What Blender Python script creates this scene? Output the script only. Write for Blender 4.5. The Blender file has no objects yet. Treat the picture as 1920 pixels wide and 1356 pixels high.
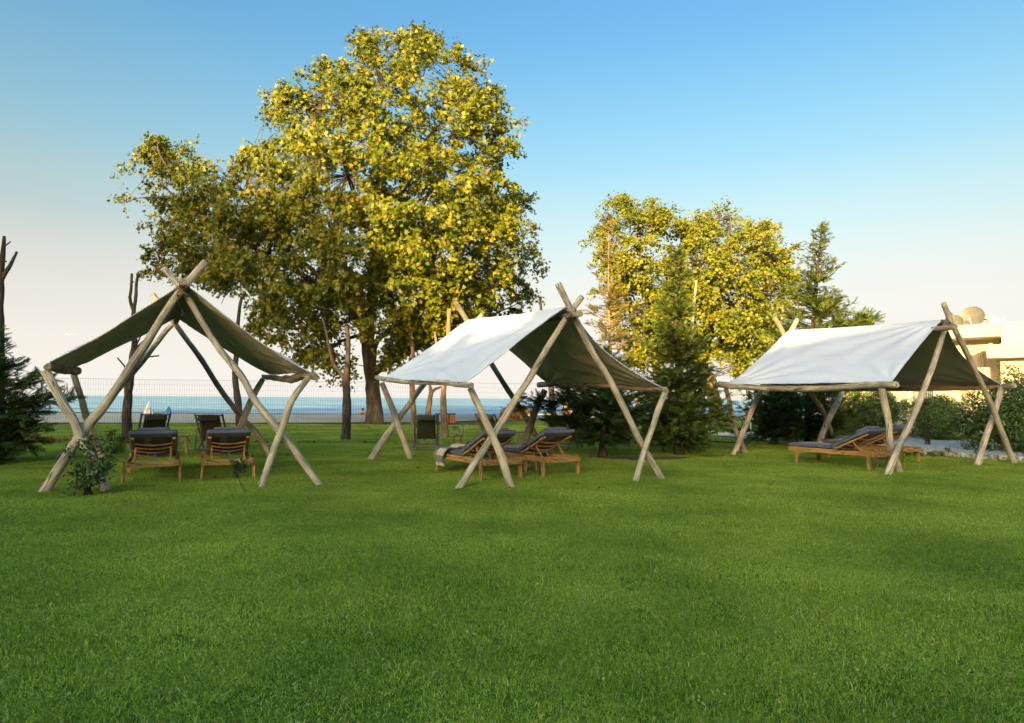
import bpy, bmesh, math, random
import numpy as np
from mathutils import Vector, Matrix, noise as mnoise
R = math.radians
random.seed(7); RNG = np.random.default_rng(7)
scn = bpy.context.scene; COL = scn.collection
# ------------------------------------------------------------------ camera
F_PX, CX, CY, CAM_H = 1200.0, 960.0, 678.0, 1.4
PITCH = math.atan(69.5/1200); ROLL = math.atan(.0075)
fw = Vector((0, math.cos(PITCH), math.sin(PITCH)))
u0 = Vector((0, -math.sin(PITCH), math.cos(PITCH))); r0 = Vector((1, 0, 0))
cr = r0*math.cos(ROLL)+u0*math.sin(ROLL); cu = u0*math.cos(ROLL)-r0*math.sin(ROLL)
CAM = Vector((0, 0, CAM_H))
cd = bpy.data.cameras.new('camera'); cam = bpy.data.objects.new('camera', cd); COL.objects.link(cam)
M = Matrix((cr, cu, -fw)).transposed().to_4x4(); M.translation = CAM; cam.matrix_world = M
cd.sensor_width = 36; cd.lens = 36*F_PX/1920; cd.clip_end = 20000; cd.clip_start = .05
scn.camera = cam
# ------------------------------------------------------------------ light
SUN_EL, SUN_AZ = R(8.5), R(20)          # azimuth: degrees left of straight behind the camera
sdir = Vector((-math.sin(SUN_AZ)*math.cos(SUN_EL), -math.cos(SUN_AZ)*math.cos(SUN_EL), math.sin(SUN_EL)))
w = bpy.data.worlds.new('World'); scn.world = w; w.use_nodes = True
wn = w.node_tree.nodes; wl = w.node_tree.links
bg = wn['Background']; sky = wn.new('ShaderNodeTexSky'); sky.sky_type = 'NISHITA'; sky.sun_disc = False
sky.sun_elevation = SUN_EL; sky.sun_rotation = math.atan2(sdir.x, sdir.y)
sky.air_density = .6; sky.dust_density = 6.0; sky.ozone_density = 2.5
geo = wn.new('ShaderNodeTexCoord'); sep = wn.new('ShaderNodeSeparateXYZ'); rmp = wn.new('ShaderNodeValToRGB')
wl.new(geo.outputs['Generated'], sep.inputs[0]); wl.new(sep.outputs[2], rmp.inputs[0])
e = rmp.color_ramp.elements
e[0].position = 0; e[0].color = (3.0, 1.9, 1.2, 1)
e[1].position = .64; e[1].color = (.58, 1.0, .90, 1)
for p_, c_ in ((.07, (2.8, 1.75, 1.15, 1)), (.105, (2.2, 1.28, .78, 1)), (.156, (1.9, 1.12, .62, 1)), (.208, (1.78, 1.12, .61, 1)), (.276, (1.56, 1.15, .64, 1)), (.342, (1.2, 1.14, .72, 1)), (.423, (.96, 1.10, .78, 1)), (.5, (.74, 1.03, .85, 1))):
    q = rmp.color_ramp.elements.new(p_); q.color = c_
mixw = wn.new('ShaderNodeMix'); mixw.data_type = 'RGBA'; mixw.blend_type = 'MULTIPLY'; mixw.inputs[0].default_value = 1
wl.new(sky.outputs[0], mixw.inputs[6]); wl.new(rmp.outputs[0], mixw.inputs[7])
hf = wn.new('ShaderNodeValToRGB'); wl.new(sep.outputs[2], hf.inputs[0]); he = hf.color_ramp.elements      # pale sea haze low in the sky
he[0].position = 0; he[0].color = (1, 1, 1, 1); he[1].position = .24; he[1].color = (0, 0, 0, 1)
for p_, v_ in ((.05, .92), (.12, .55)):
    q = he.new(p_); q.color = (v_, v_, v_, 1)
hmx = wn.new('ShaderNodeMix'); hmx.data_type = 'RGBA'; wl.new(hf.outputs[0], hmx.inputs[0]); wl.new(mixw.outputs[2], hmx.inputs[6]); hmx.inputs[7].default_value = (1.67, 1.59, 1.45, 1)
wl.new(hmx.outputs[2], bg.inputs[0]); bg.inputs[1].default_value = .12
sl = bpy.data.lights.new('sun', 'SUN'); sl.energy = 3.5; sl.angle = R(.6); sl.color = (1, .73, .29)
so = bpy.data.objects.new('sun', sl); COL.objects.link(so); so.rotation_euler = sdir.to_track_quat('Z', 'Y').to_euler()
vs = scn.view_settings; scn.display_settings.display_device = 'sRGB'
vs.view_transform = 'Standard'; vs.look = 'None'; vs.gamma = 1; vs.use_curve_mapping = False; vs.exposure = 2.30

# ------------------------------------------------------------------ helpers
def ray(px, py):
    return (fw*F_PX + cr*(px-CX) - cu*(py-CY)).normalized()
def P(px, py, Y):                                   # point of the place seen at a pixel, Y metres out
    d = ray(px, py); return CAM + d*(Y/d.y)
def G(px, py, z=0.0):
    d = ray(px, py); return CAM + d*((z-CAM_H)/d.z)
def RP(px, py, a, b, off=0.0):                      # on the upright plane through ground points a, b
    n = Vector((b.y-a.y, a.x-b.x, 0)).normalized(); d = ray(px, py)
    t = (a-CAM).dot(n)/d.dot(n); q = CAM + d*t
    if n.dot(a-CAM) < 0: n = -n
    return q + n*off
def tag(o, label=None, cat=None, group=None, kind=None):
    if label: o['label'] = label
    if cat: o['category'] = cat
    if group: o['group'] = group
    if kind: o['kind'] = kind
    return o
def empty(name, loc, rz=0, label=None, cat=None, group=None):
    o = bpy.data.objects.new(name, None); COL.objects.link(o); o.location = loc; o.rotation_euler = (0, 0, rz)
    o.empty_display_size = .2
    return tag(o, label, cat, group)
def copy_tree(o, parent=None):
    c = o.copy(); COL.objects.link(c); c.parent = parent
    for ch in list(o.children): copy_tree(ch, c)
    return c
def resample(pts, n):
    pts = [Vector(p) for p in pts]
    if len(pts) == 2: return [pts[0].lerp(pts[1], i/(n-1)) for i in range(n)], [i/(n-1) for i in range(n)]
    L = [0]
    for a, b in zip(pts, pts[1:]): L.append(L[-1]+(b-a).length)
    out, par = [], []
    for i in range(n):
        s = L[-1]*i/(n-1); k = 0
        while k < len(pts)-2 and L[k+1] < s: k += 1
        t = (s-L[k])/max(1e-9, L[k+1]-L[k])
        p0 = pts[max(k-1, 0)]; p1 = pts[k]; p2 = pts[k+1]; p3 = pts[min(k+2, len(pts)-1)]
        a = (p1*2 + (p2-p0)*t + (p0*2-p1*5+p2*4-p3)*t*t + (p1*3-p0-p2*3+p3)*t**3)*.5
        out.append(a); par.append(k+t)
    return out, par
class MB:
    def __init__(s, off=(0, 0, 0)): s.v = []; s.f = []; s.uv = []; s.mi = []; s.off = Vector(off)
    def add(s, vs, fs, uvs=None, mi=0):
        b = len(s.v); s.v += [Vector(q)-s.off for q in vs]
        for i, f in enumerate(fs):
            s.f.append([b+j for j in f]); s.mi.append(mi)
            s.uv.append(uvs[i] if uvs else [(0, 0)]*len(f))
        return s
    def box(s, c, size, rot=None, mi=0, taper=1.0):
        c = Vector(c); hx, hy, hz = (q/2 for q in size); vs = []
        for z in (-1, 1):
            k = taper if z < 0 else 1
            for x, y in ((-1, -1), (1, -1), (1, 1), (-1, 1)):
                q = Vector((x*hx*k, y*hy*k, z*hz))
                if rot: q = rot @ q
                vs.append(c+q)
        fs = [(0, 3, 2, 1), (4, 5, 6, 7), (0, 1, 5, 4), (1, 2, 6, 5), (2, 3, 7, 6), (3, 0, 4, 7)]
        ax = max(range(3), key=lambda i: size[i]); o2 = [i for i in range(3) if i != ax]
        ru = random.random()*5; uvs = []
        hs = (hx, hy, hz); loc = [(x*hx, y*hy, z*hz) for z in (-1, 1) for x, y in ((-1, -1), (1, -1), (1, 1), (-1, 1))]
        for f in fs: uvs.append([((loc[j][o2[0]]+loc[j][o2[1]])*4+ru, loc[j][ax]+ru) for j in f])
        return s.add(vs, fs, uvs, mi)
    def beam(s, a, b, wx, wy, up=(0, 0, 1), mi=0, taper=1.0):
        a = Vector(a); b = Vector(b); z = (b-a).normalized(); x = Vector(up).cross(z)
        if x.length < 1e-4: x = Vector((1, 0, 0))
        x.normalize(); y = z.cross(x); m = Matrix((x, y, z)).transposed()
        return s.box((a+b)/2, (wx, wy, (b-a).length), m, mi, taper)
    def tube(s, pts, rads, seg=10, n=None, bump=0.0, seed=0, mi=0, cap=True, vscale=1.0):
        n = n or max(2, len(pts)*3); P_, par = resample(pts, n)
        if not hasattr(rads, '__len__'): rads = [rads]*len(pts)
        if len(rads) != len(pts):
            rads = list(np.interp(np.linspace(0, 1, len(pts)), np.linspace(0, 1, len(rads)), rads))
        rr = np.interp(par if len(pts) > 2 else [q for q in par], range(len(pts)), rads) if len(pts) > 2 else np.interp(par, [0, 1], [rads[0], rads[-1]])
        vs = []; L = 0; Ls = []
        x = None
        for i, p in enumerate(P_):
            t = (P_[min(i+1, n-1)]-P_[max(i-1, 0)]).normalized()
            if x is None: x = t.orthogonal().normalized()
            x = (x - t*x.dot(t)).normalized(); y = t.cross(x)
            if i: L += (P_[i]-P_[i-1]).length
            Ls.append(L)
            for j in range(seg):
                a = 2*math.pi*j/seg; r = rr[i]
                if bump:
                    q = Vector((math.cos(a)*.8, math.sin(a)*.8, L*2.2+seed*7.3))
                    r *= 1+bump*mnoise.noise(q)+bump*.5*mnoise.noise(q*3.1)
                vs.append(p+(x*math.cos(a)+y*math.sin(a))*r)
        fs = []; uvs = []
        for i in range(n-1):
            for j in range(seg):
                k = (j+1) % seg
                fs.append((i*seg+j, i*seg+k, (i+1)*seg+k, (i+1)*seg+j))
                a0, a1 = j/seg+seed*.37, (j+1)/seg+seed*.37
                uvs.append([(a0, Ls[i]*vscale+seed), (a1, Ls[i]*vscale+seed), (a1, Ls[i+1]*vscale+seed), (a0, Ls[i+1]*vscale+seed)])
        if cap:
            fs.append(tuple(range(seg))[::-1]); uvs.append([(.5+.1*math.cos(j), 9+.02*math.sin(j)) for j in range(seg)])
            fs.append(tuple((n-1)*seg+j for j in range(seg))); uvs.append([(.5+.1*math.cos(j), 9+.02*math.sin(j)) for j in range(seg)])
        return s.add(vs, fs, uvs, mi)
    def lathe(s, prof, c=(0, 0, 0), seg=20, mi=0):
        vs = []; c = Vector(c)
        for r, z in prof:
            for j in range(seg): vs.append(c+Vector((r*math.cos(2*math.pi*j/seg), r*math.sin(2*math.pi*j/seg), z)))
        fs = [(i*seg+j, i*seg+(j+1) % seg, (i+1)*seg+(j+1) % seg, (i+1)*seg+j) for i in range(len(prof)-1) for j in range(seg)]
        if prof[0][0] > 1e-4: fs.append(tuple(range(seg))[::-1])
        if prof[-1][0] > 1e-4: fs.append(tuple((len(prof)-1)*seg+j for j in range(seg)))
        return s.add(vs, fs, None, mi)
    def grid(s, fn, nu, nv, mi=0, flip=False, uvf=None):
        vs = [fn(i/nu, j/nv) for i in range(nu+1) for j in range(nv+1)]
        fs = []; uvs = []
        for i in range(nu):
            for j in range(nv):
                q = [(i, j), (i+1, j), (i+1, j+1), (i, j+1)]
                if flip: q = q[::-1]
                fs.append([a*(nv+1)+b for a, b in q]); uvs.append([(a/nu, b/nv) for a, b in q])
        return s.add(vs, fs, uvs, mi)
    def build(s, name, mats, parent=None, smooth=False, bevel=0, seg=2):
        me = bpy.data.meshes.new(name); me.from_pydata([tuple(q) for q in s.v], [], s.f)
        ul = me.uv_layers.new(name='UVMap')
        flat = [c for u in s.uv for q in u for c in q]; ul.data.foreach_set('uv', flat)
        if not isinstance(mats, (list, tuple)): mats = [mats]
        for m in mats: me.materials.append(m)
        me.polygons.foreach_set('material_index', s.mi)
        if smooth: me.polygons.foreach_set('use_smooth', [len(f) < 7 for f in s.f])
        me.update()
        o = bpy.data.objects.new(name, me); COL.objects.link(o)
        if parent: o.parent = parent
        if bevel:
            b = o.modifiers.new('bevel', 'BEVEL'); b.width = bevel; b.segments = seg; b.limit_method = 'ANGLE'
        return o
def np_mesh(name, V, polys_n, loops, mats, parent=None, smooth=False):
    me = bpy.data.meshes.new(name); me.vertices.add(len(V)); me.vertices.foreach_set('co', np.asarray(V, dtype=np.float32).ravel())
    me.loops.add(len(loops)); me.loops.foreach_set('vertex_index', np.asarray(loops, dtype=np.int32))
    me.polygons.add(len(polys_n)); st = np.concatenate([[0], np.cumsum(polys_n)[:-1]]).astype(np.int32)
    me.polygons.foreach_set('loop_start', st); me.polygons.foreach_set('loop_total', np.asarray(polys_n, dtype=np.int32))
    if smooth: me.polygons.foreach_set('use_smooth', np.ones(len(polys_n), bool))
    me.update(calc_edges=True)
    if not isinstance(mats, (list, tuple)): mats = [mats]
    for m in mats: me.materials.append(m)
    o = bpy.data.objects.new(name, me); COL.objects.link(o)
    if parent: o.parent = parent
    return o
def frames(nrm, rng=RNG):
    nrm = nrm/np.linalg.norm(nrm, axis=1, keepdims=True)
    a = rng.normal(size=nrm.shape); x = a-nrm*(a*nrm).sum(1, keepdims=True); x /= np.linalg.norm(x, axis=1, keepdims=True)
    return x, np.cross(nrm, x), nrm
def scatter(tv, tf, pos, X, Y, Z, sc):
    tv = np.asarray(tv, float); N = len(pos); sc = np.broadcast_to(np.asarray(sc, float).reshape(-1, 1, 1), (N, 1, 1))
    V = pos[:, None, :] + sc*(tv[None, :, 0:1]*X[:, None, :]+tv[None, :, 1:2]*Y[:, None, :]+tv[None, :, 2:3]*Z[:, None, :])
    loops = np.concatenate([np.asarray(f) for f in tf]); cnt = np.array([len(f) for f in tf])
    L = (loops[None, :]+np.arange(N)[:, None]*len(tv)).ravel(); C = np.tile(cnt, N)
    return V.reshape(-1, 3), C, L
def merge(parts):
    V = []; C = []; L = []; o = 0
    for v, c, l in parts: V.append(v); C.append(c); L.append(l+o); o += len(v)
    return np.concatenate(V), np.concatenate(C), np.concatenate(L)

# ------------------------------------------------------------------ materials
def mat(name, rough=.7, spec=.3):
    m = bpy.data.materials.new(name); m.use_nodes = True; n = m.node_tree.nodes; l = m.node_tree.links
    b = n['Principled BSDF']; b.inputs['Roughness'].default_value = rough; b.inputs['Specular IOR Level'].default_value = spec
    return m, n, l, b
def ramp(n, l, src, stops):
    r = n.new('ShaderNodeValToRGB'); l.new(src, r.inputs[0])
    el = r.color_ramp.elements
    el[0].position = stops[0][0]; el[0].color = (*stops[0][1], 1); el[1].position = stops[-1][0]; el[1].color = (*stops[-1][1], 1)
    for p, c in stops[1:-1]:
        q = el.new(p); q.color = (*c, 1)
    return r
def noise_node(n, l, vec, scale, detail=4, rough=.55, dist=0):
    t = n.new('ShaderNodeTexNoise'); t.inputs['Scale'].default_value = scale; t.inputs['Detail'].default_value = detail
    t.inputs['Roughness'].default_value = rough; t.inputs['Distortion'].default_value = dist
    if vec: l.new(vec, t.inputs['Vector'])
    return t
def mapping(n, l, vec, scale):
    mp = n.new('ShaderNodeMapping'); mp.inputs['Scale'].default_value = scale; l.new(vec, mp.inputs['Vector']); return mp.outputs[0]
def bump(n, l, b, h, strength=.3, dist=.01):
    bp = n.new('ShaderNodeBump'); bp.inputs['Strength'].default_value = strength; bp.inputs['Distance'].default_value = dist
    l.new(h, bp.inputs['Height']); l.new(bp.outputs[0], b.inputs['Normal']); return bp
def mixc(n, l, fac, a, c, mode='MIX'):
    x = n.new('ShaderNodeMix'); x.data_type = 'RGBA'; x.blend_type = mode
    for i, v in ((0, fac), (6, a), (7, c)):
        if hasattr(v, 'links'): l.new(v, x.inputs[i])
        else: x.inputs[i].default_value = v if not isinstance(v, tuple) else (*v, 1)
    return x.outputs[2]
def noisy(name, stops, scale=5, rough=.8, bmp=.3, bdist=.01, coord='Object', vscale=(1, 1, 1), spec=.25, detail=5):
    m, n, l, b = mat(name, rough, spec); tc = n.new('ShaderNodeTexCoord')
    v = mapping(n, l, tc.outputs[coord], vscale); t = noise_node(n, l, v, scale, detail)
    r = ramp(n, l, t.outputs[0], stops); l.new(r.outputs[0], b.inputs['Base Color'])
    if bmp: bump(n, l, b, t.outputs[0], bmp, bdist)
    return m
def wood_pole(name, c_dark, c_mid, c_light):
    m, n, l, b = mat(name, .85, .15); uv = n.new('ShaderNodeUVMap')
    v = mapping(n, l, uv.outputs[0], (9, .9, 1)); t = noise_node(n, l, v, 3, 8, .65, .4)
    r = ramp(n, l, t.outputs[0], [(.28, c_dark), (.5, c_mid), (.72, c_light)])
    v2 = mapping(n, l, uv.outputs[0], (5, .35, 1)); vo = n.new('ShaderNodeTexVoronoi'); vo.feature = 'DISTANCE_TO_EDGE'; vo.inputs['Scale'].default_value = 1.6
    l.new(v2, vo.inputs['Vector'])
    cr_ = ramp(n, l, vo.outputs[0], [(0, (.12, .12, .12)), (.035, (1, 1, 1))])
    ob = n.new('ShaderNodeTexCoord'); t2 = noise_node(n, l, ob.outputs['Object'], 2.2, 4)
    patch = ramp(n, l, t2.outputs[0], [(.35, (.60, .60, .62)), (.65, (1.2, 1.15, 1.05))])
    c = mixc(n, l, 1.0, r.outputs[0], cr_.outputs[0], 'MULTIPLY'); c = mixc(n, l, 1.0, c, patch.outputs[0], 'MULTIPLY')
    # knots
    k = n.new('ShaderNodeTexVoronoi'); k.inputs['Scale'].default_value = 1.3; l.new(mapping(n, l, uv.outputs[0], (2.2, 1.5, 1)), k.inputs['Vector'])
    kr = ramp(n, l, k.outputs[0], [(.0, (.25, .2, .17)), (.09, (1, 1, 1))]); c = mixc(n, l, 1.0, c, kr.outputs[0], 'MULTIPLY')
    l.new(c, b.inputs['Base Color'])
    ad = n.new('ShaderNodeMath'); ad.operation = 'ADD'; l.new(t.outputs[0], ad.inputs[0]); l.new(cr_.outputs[0], ad.inputs[1])
    bump(n, l, b, ad.outputs[0], .6, .008); return m
def leaf_mat(name, stops, trans=.3, rough=.5, gloss=.3, patch=None):
    m, n, l, b = mat(name, rough, gloss); g = n.new('ShaderNodeNewGeometry')
    r = ramp(n, l, g.outputs['Random Per Island'], stops); c = r.outputs[0]
    if patch:
        t = noise_node(n, l, g.outputs['Position'], patch[0], 3); pr = ramp(n, l, t.outputs[0], [(.35, patch[1]), (.65, patch[2])])
        c = mixc(n, l, 1.0, c, pr.outputs[0], 'MULTIPLY')
    l.new(c, b.inputs['Base Color'])
    tr = n.new('ShaderNodeBsdfTranslucent'); l.new(c, tr.inputs[0]); mx = n.new('ShaderNodeMixShader'); mx.inputs[0].default_value = trans
    l.new(b.outputs[0], mx.inputs[1]); l.new(tr.outputs[0], mx.inputs[2]); l.new(mx.outputs[0], n['Material Output'].inputs[0])
    return m
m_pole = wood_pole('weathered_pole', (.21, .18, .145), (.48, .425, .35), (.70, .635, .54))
m_pole_dark = wood_pole('shaded_bark_log', (.17, .135, .10), (.33, .27, .205), (.48, .40, .31))  # darker copy of the pole wood, shade put into its colour
m_bark = wood_pole('dark_bark', (.030, .024, .018), (.07, .056, .045), (.12, .10, .08))
m_bark_plane = noisy('plane_bark', [(.3, (.035, .026, .016)), (.5, (.08, .062, .04)), (.75, (.20, .165, .11))], 1.6, .9, .6, .05, vscale=(2, 2, .7))
m_bark_warm = wood_pole('reddish_bark', (.12, .07, .04), (.26, .17, .10), (.36, .26, .17))
m_teak = wood_pole('oiled_teak', (.30, .155, .055), (.44, .25, .095), (.54, .33, .14))
m_pine = wood_pole('pale_stool_wood', (.36, .24, .11), (.50, .36, .19), (.60, .46, .27))
m_frame = wood_pole('greyed_chair_wood', (.14, .115, .09), (.24, .20, .155), (.34, .29, .23))
def fabric(name, c1, c2, sc=300, bs=.25):
    m, n, l, b = mat(name, .9, .15); tc = n.new('ShaderNodeTexCoord')
    t = noise_node(n, l, tc.outputs['Object'], 6, 5); t2 = noise_node(n, l, tc.outputs['Object'], sc, 2)
    r = ramp(n, l, t.outputs[0], [(.35, c1), (.65, c2)]); l.new(r.outputs[0], b.inputs['Base Color'])
    bump(n, l, b, t2.outputs[0], bs, .002); b.inputs['Sheen Weight'].default_value = .15; return m
m_cush = fabric('charcoal_cushion_fabric', (.080, .092, .15), (.115, .13, .20))
m_cush_under = fabric('dark_cushion_underside', (.025, .024, .022), (.04, .038, .034))
m_sling = fabric('olive_sling_fabric', (.060, .050, .032), (.085, .072, .045))
m_sling_sunlit = fabric('sunlit_sling_fabric', (.20, .12, .045), (.26, .16, .06))  # sling cloth tinted orange as if sunlit; the glow is in the colour
m_strap = fabric('grey_strap_fabric', (.12, .12, .14), (.17, .17, .19))
def canvas_mat(name, c, trans, rough=.75):
    m, n, l, b = mat(name, rough, .2); tc = n.new('ShaderNodeTexCoord')
    t = noise_node(n, l, tc.outputs['Object'], .9, 5, .5); r = ramp(n, l, t.outputs[0], [(.3, tuple(q*.88 for q in c)), (.7, c)])
    l.new(r.outputs[0], b.inputs['Base Color'])
    uv = n.new('ShaderNodeUVMap')
    t1 = noise_node(n, l, mapping(n, l, uv.outputs[0], (7, .9, 1)), 1.5, 4, .5, .3)
    bump(n, l, b, t1.outputs[0], .6, .05)
    tr = n.new('ShaderNodeBsdfTranslucent'); l.new(r.outputs[0], tr.inputs[0]); mx = n.new('ShaderNodeMixShader'); mx.inputs[0].default_value = trans
    l.new(b.outputs[0], mx.inputs[1]); l.new(tr.outputs[0], mx.inputs[2]); l.new(mx.outputs[0], n['Material Output'].inputs[0]); return m
m_can_out = canvas_mat('white_canvas', (.72, .755, .86), .03)
m_can_in = canvas_mat('olive_canvas_lining', (.56, .505, .45), .08)
m_grassblade = leaf_mat('grass_blade', [(0, (.085, .14, .012)), (.4, (.265, .42, .038)), (.8, (.40, .56, .08)), (.96, (.56, .62, .15)), (1, (.80, .72, .38))], .35, .55, .15,
                        patch=(.6, (.66, .72, .66), (1.2, 1.12, 1.15)))
m_plane_leaf = leaf_mat('plane_leaf', [(0, (.050, .080, .006)), (.35, (.130, .155, .008)), (.86, (.235, .225, .010)), (.985, (.28, .19, .012)), (1, (.30, .13, .015))], .28, .5, .35,
                        patch=(.55, (.70, .80, .75), (1.12, 1.06, 1.05)))
m_conifer = leaf_mat('cypress_foliage', [(0, (.020, .042, .012)), (.6, (.042, .080, .018)), (1, (.085, .13, .028))], .12, .65, .15)
m_conifer_mid = leaf_mat('mid_green_conifer_foliage', [(0, (.030, .055, .010)), (.6, (.075, .115, .016)), (1, (.16, .18, .03))], .15, .6, .2)
m_conifer_rust = leaf_mat('rusty_conifer_foliage', [(0, (.06, .075, .012)), (.5, (.13, .13, .02)), (1, (.26, .12, .03))], .2, .6, .2)
m_hedge = leaf_mat('hedge_leaf', [(0, (.03, .075, .012)), (.6, (.07, .15, .02)), (1, (.15, .22, .03))], .2, .4, .4)
m_hedge_yel = leaf_mat('yellow_green_shrub_leaf', [(0, (.06, .11, .012)), (.6, (.14, .19, .018)), (1, (.28, .28, .03))], .25, .45, .3)
m_oleander = leaf_mat('oleander_leaf', [(0, (.025, .06, .015)), (.6, (.06, .115, .02)), (1, (.12, .17, .035))], .15, .4, .4)
m_rose = leaf_mat('rose_leaf', [(0, (.022, .055, .014)), (.7, (.055, .11, .025)), (1, (.12, .10, .03))], .15, .4, .4)
m_litter = leaf_mat('fallen_leaf', [(0, (.14, .06, .025)), (.6, (.25, .12, .04)), (1, (.36, .22, .09))], .1, .8, .1)
m_flower = leaf_mat('pink_flower', [(0, (.45, .03, .10)), (1, (.65, .08, .2))], .2)
m_whiteflower = leaf_mat('white_flower', [(0, (.7, .65, .6)), (1, (.8, .78, .72))], .2)
m_plaster = noisy('cream_plaster', [(.3, (.46, .40, .29)), (.7, (.54, .48, .36))], 1.2, .9, .1, .01)
m_white = noisy('white_paint', [(.3, (.72, .73, .74)), (.7, (.8, .8, .8))], 8, .5, .05, .003)
m_terra = noisy('pale_terracotta', [(.3, (.42, .34, .28)), (.7, (.58, .50, .42))], 6, .85, .2, .01)
m_black = noisy('black_metal', [(.3, (.012, .012, .013)), (.7, (.03, .03, .03))], 12, .45, .05, .002, spec=.5)
m_wire = noisy('galvanised_wire', [(.3, (.09, .08, .065)), (.7, (.15, .135, .11))], 12, .7, 0)
m_dishm = noisy('satellite_dish_paint', [(.3, (.10, .098, .09)), (.7, (.14, .137, .13))], 4, .5, .05, .002)
m_grey = noisy('grey_painted_metal', [(.3, (.22, .22, .24)), (.7, (.3, .3, .32))], 6, .5, .05, .002)
m_stone = noisy('pale_edging_stone', [(.3, (.34, .31, .27)), (.7, (.55, .52, .46))], 5, .95, .6, .02)
m_thatch = leaf_mat('dry_thatch', [(0, (.30, .12, .03)), (.6, (.45, .22, .06)), (1, (.55, .33, .12))], .2)
m_crate = noisy('orange_brown_wood', [(.3, (.28, .09, .03)), (.7, (.42, .16, .05))], 6, .7, .2, .005)
m_skin = noisy('skin', [(.3, (.42, .22, .15)), (.7, (.48, .27, .19))], 6, .6, 0)
m_pink = fabric('pink_cloth', (.55, .12, .16), (.65, .2, .24)); m_red = fabric('dark_red_cloth', (.3, .03, .03), (.4, .05, .05))
m_hair = noisy('dark_hair', [(.3, (.02, .012, .008)), (.7, (.04, .025, .015))], 20, .6, .2, .003)
m_blue = fabric('blue_parasol_cloth', (.03, .16, .45), (.05, .22, .55))
def glass():
    m, n, l, b = mat('clear_glass', .02, .5); b.inputs['Transmission Weight'].default_value = 1; b.inputs['IOR'].default_value = 1.3
    b.inputs['Base Color'].default_value = (.95, .98, .97, 1); return m
m_glass = glass()
def striped(name, a, b_, sc, axis=0):
    m, n, l, b = mat(name, .9, .1); uv = n.new('ShaderNodeUVMap'); wv = n.new('ShaderNodeTexWave'); wv.bands_direction = 'XYZ'[axis]
    wv.inputs['Scale'].default_value = sc; wv.inputs['Distortion'].default_value = .3; l.new(uv.outputs[0], wv.inputs['Vector'])
    r = ramp(n, l, wv.outputs[0], [(.35, a), (.55, b_)]); l.new(r.outputs[0], b.inputs['Base Color']); return m
m_towel = striped('striped_towel', (.17, .17, .19), (.50, .44, .38), 1.1, 0)
m_par_stripe = striped('grey_striped_cloth', (.35, .33, .36), (.75, .72, .70), 3.0, 0)
def win():
    m, n, l, b = mat('window_glass', .08, .6); b.inputs['Base Color'].default_value = (.03, .035, .04, 1); return m
m_win = win()
# ground materials
def ground_mats():
    m, n, l, b = mat('lawn_turf', .95, .1); g = n.new('ShaderNodeNewGeometry'); p = g.outputs['Position']
    t1 = noise_node(n, l, p, .45, 4); t2 = noise_node(n, l, mapping(n, l, p, (1, .5, 1)), 9, 6, .7); t3 = noise_node(n, l, p, 90, 2)
    r1 = ramp(n, l, t2.outputs[0], [(.25, (.04, .07, .008)), (.5, (.09, .16, .018)), (.75, (.15, .24, .035))])
    r2 = ramp(n, l, t1.outputs[0], [(.35, (.75, .82, .7)), (.65, (1.25, 1.12, 1.2))])
    c = mixc(n, l, 1.0, r1.outputs[0], r2.outputs[0], 'MULTIPLY')
    t4 = noise_node(n, l, mapping(n, l, p, (.6, 1.2, 1)), 1.1, 6, .7); r4 = ramp(n, l, t4.outputs[0], [(.60, (0, 0, 0)), (.75, (1, 1, 1))])
    r4.color_ramp.elements[1].color = (.45, .45, .45, 1)
    c = mixc(n, l, r4.outputs[0], c, (.20, .16, .06)); l.new(c, b.inputs['Base Color']); bump(n, l, b, t3.outputs[0], .8, .03)
    s, n, l, b = mat('beach_sand', .95, .1); g = n.new('ShaderNodeNewGeometry'); p = g.outputs['Position']
    t1 = noise_node(n, l, mapping(n, l, p, (.25, 1, 1)), .8, 8, .7); t2 = noise_node(n, l, p, 14, 4, .8)
    r = ramp(n, l, t1.outputs[0], [(.3, (.46, .39, .31)), (.55, (.64, .56, .46)), (.75, (.75, .68, .58))])
    r2 = ramp(n, l, t2.outputs[0], [(.32, (.6, .6, .6)), (.5, (1, 1, 1))]); l.new(mixc(n, l, 1.0, r.outputs[0], r2.outputs[0], 'MULTIPLY'), b.inputs['Base Color'])
    bump(n, l, b, t2.outputs[0], .8, .06)
    v, n, l, b = mat('white_gravel', .9, .2); g = n.new('ShaderNodeNewGeometry'); p = g.outputs['Position']
    vo = n.new('ShaderNodeTexVoronoi'); vo.inputs['Scale'].default_value = 26; l.new(p, vo.inputs['Vector'])
    hs = n.new('ShaderNodeSeparateColor'); l.new(vo.outputs['Color'], hs.inputs[0])
    r = ramp(n, l, hs.outputs[0], [(0, (.22, .22, .23)), (.5, (.46, .46, .46)), (1, (.70, .69, .67))]); l.new(r.outputs[0], b.inputs['Base Color'])
    bump(n, l, b, vo.outputs['Distance'], -.9, .03)
    q, n, l, b = mat('sea_water', .45, .25); g = n.new('ShaderNodeNewGeometry'); p = g.outputs['Position']
    t1 = noise_node(n, l, mapping(n, l, p, (.25, 1.0, 1)), .55, 6, .65, .3); t2 = noise_node(n, l, mapping(n, l, p, (.02, .09, 1)), .5, 5, .6)
    r = ramp(n, l, t1.outputs[0], [(.34, (.09, .235, .37)), (.5, (.21, .43, .59)), (.64, (.62, .76, .86))])  # pale stop puts ripple sparkle into the water colour
    r2 = ramp(n, l, t2.outputs[0], [(.35, (.75, .8, .85)), (.65, (1.15, 1.1, 1.05))]); l.new(mixc(n, l, 1.0, r.outputs[0], r2.outputs[0], 'MULTIPLY'), b.inputs['Base Color'])
    bump(n, l, b, t1.outputs[0], .5, .25)
    return m, s, v, q
m_turf, m_sand, m_gravel, m_sea = ground_mats()
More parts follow.
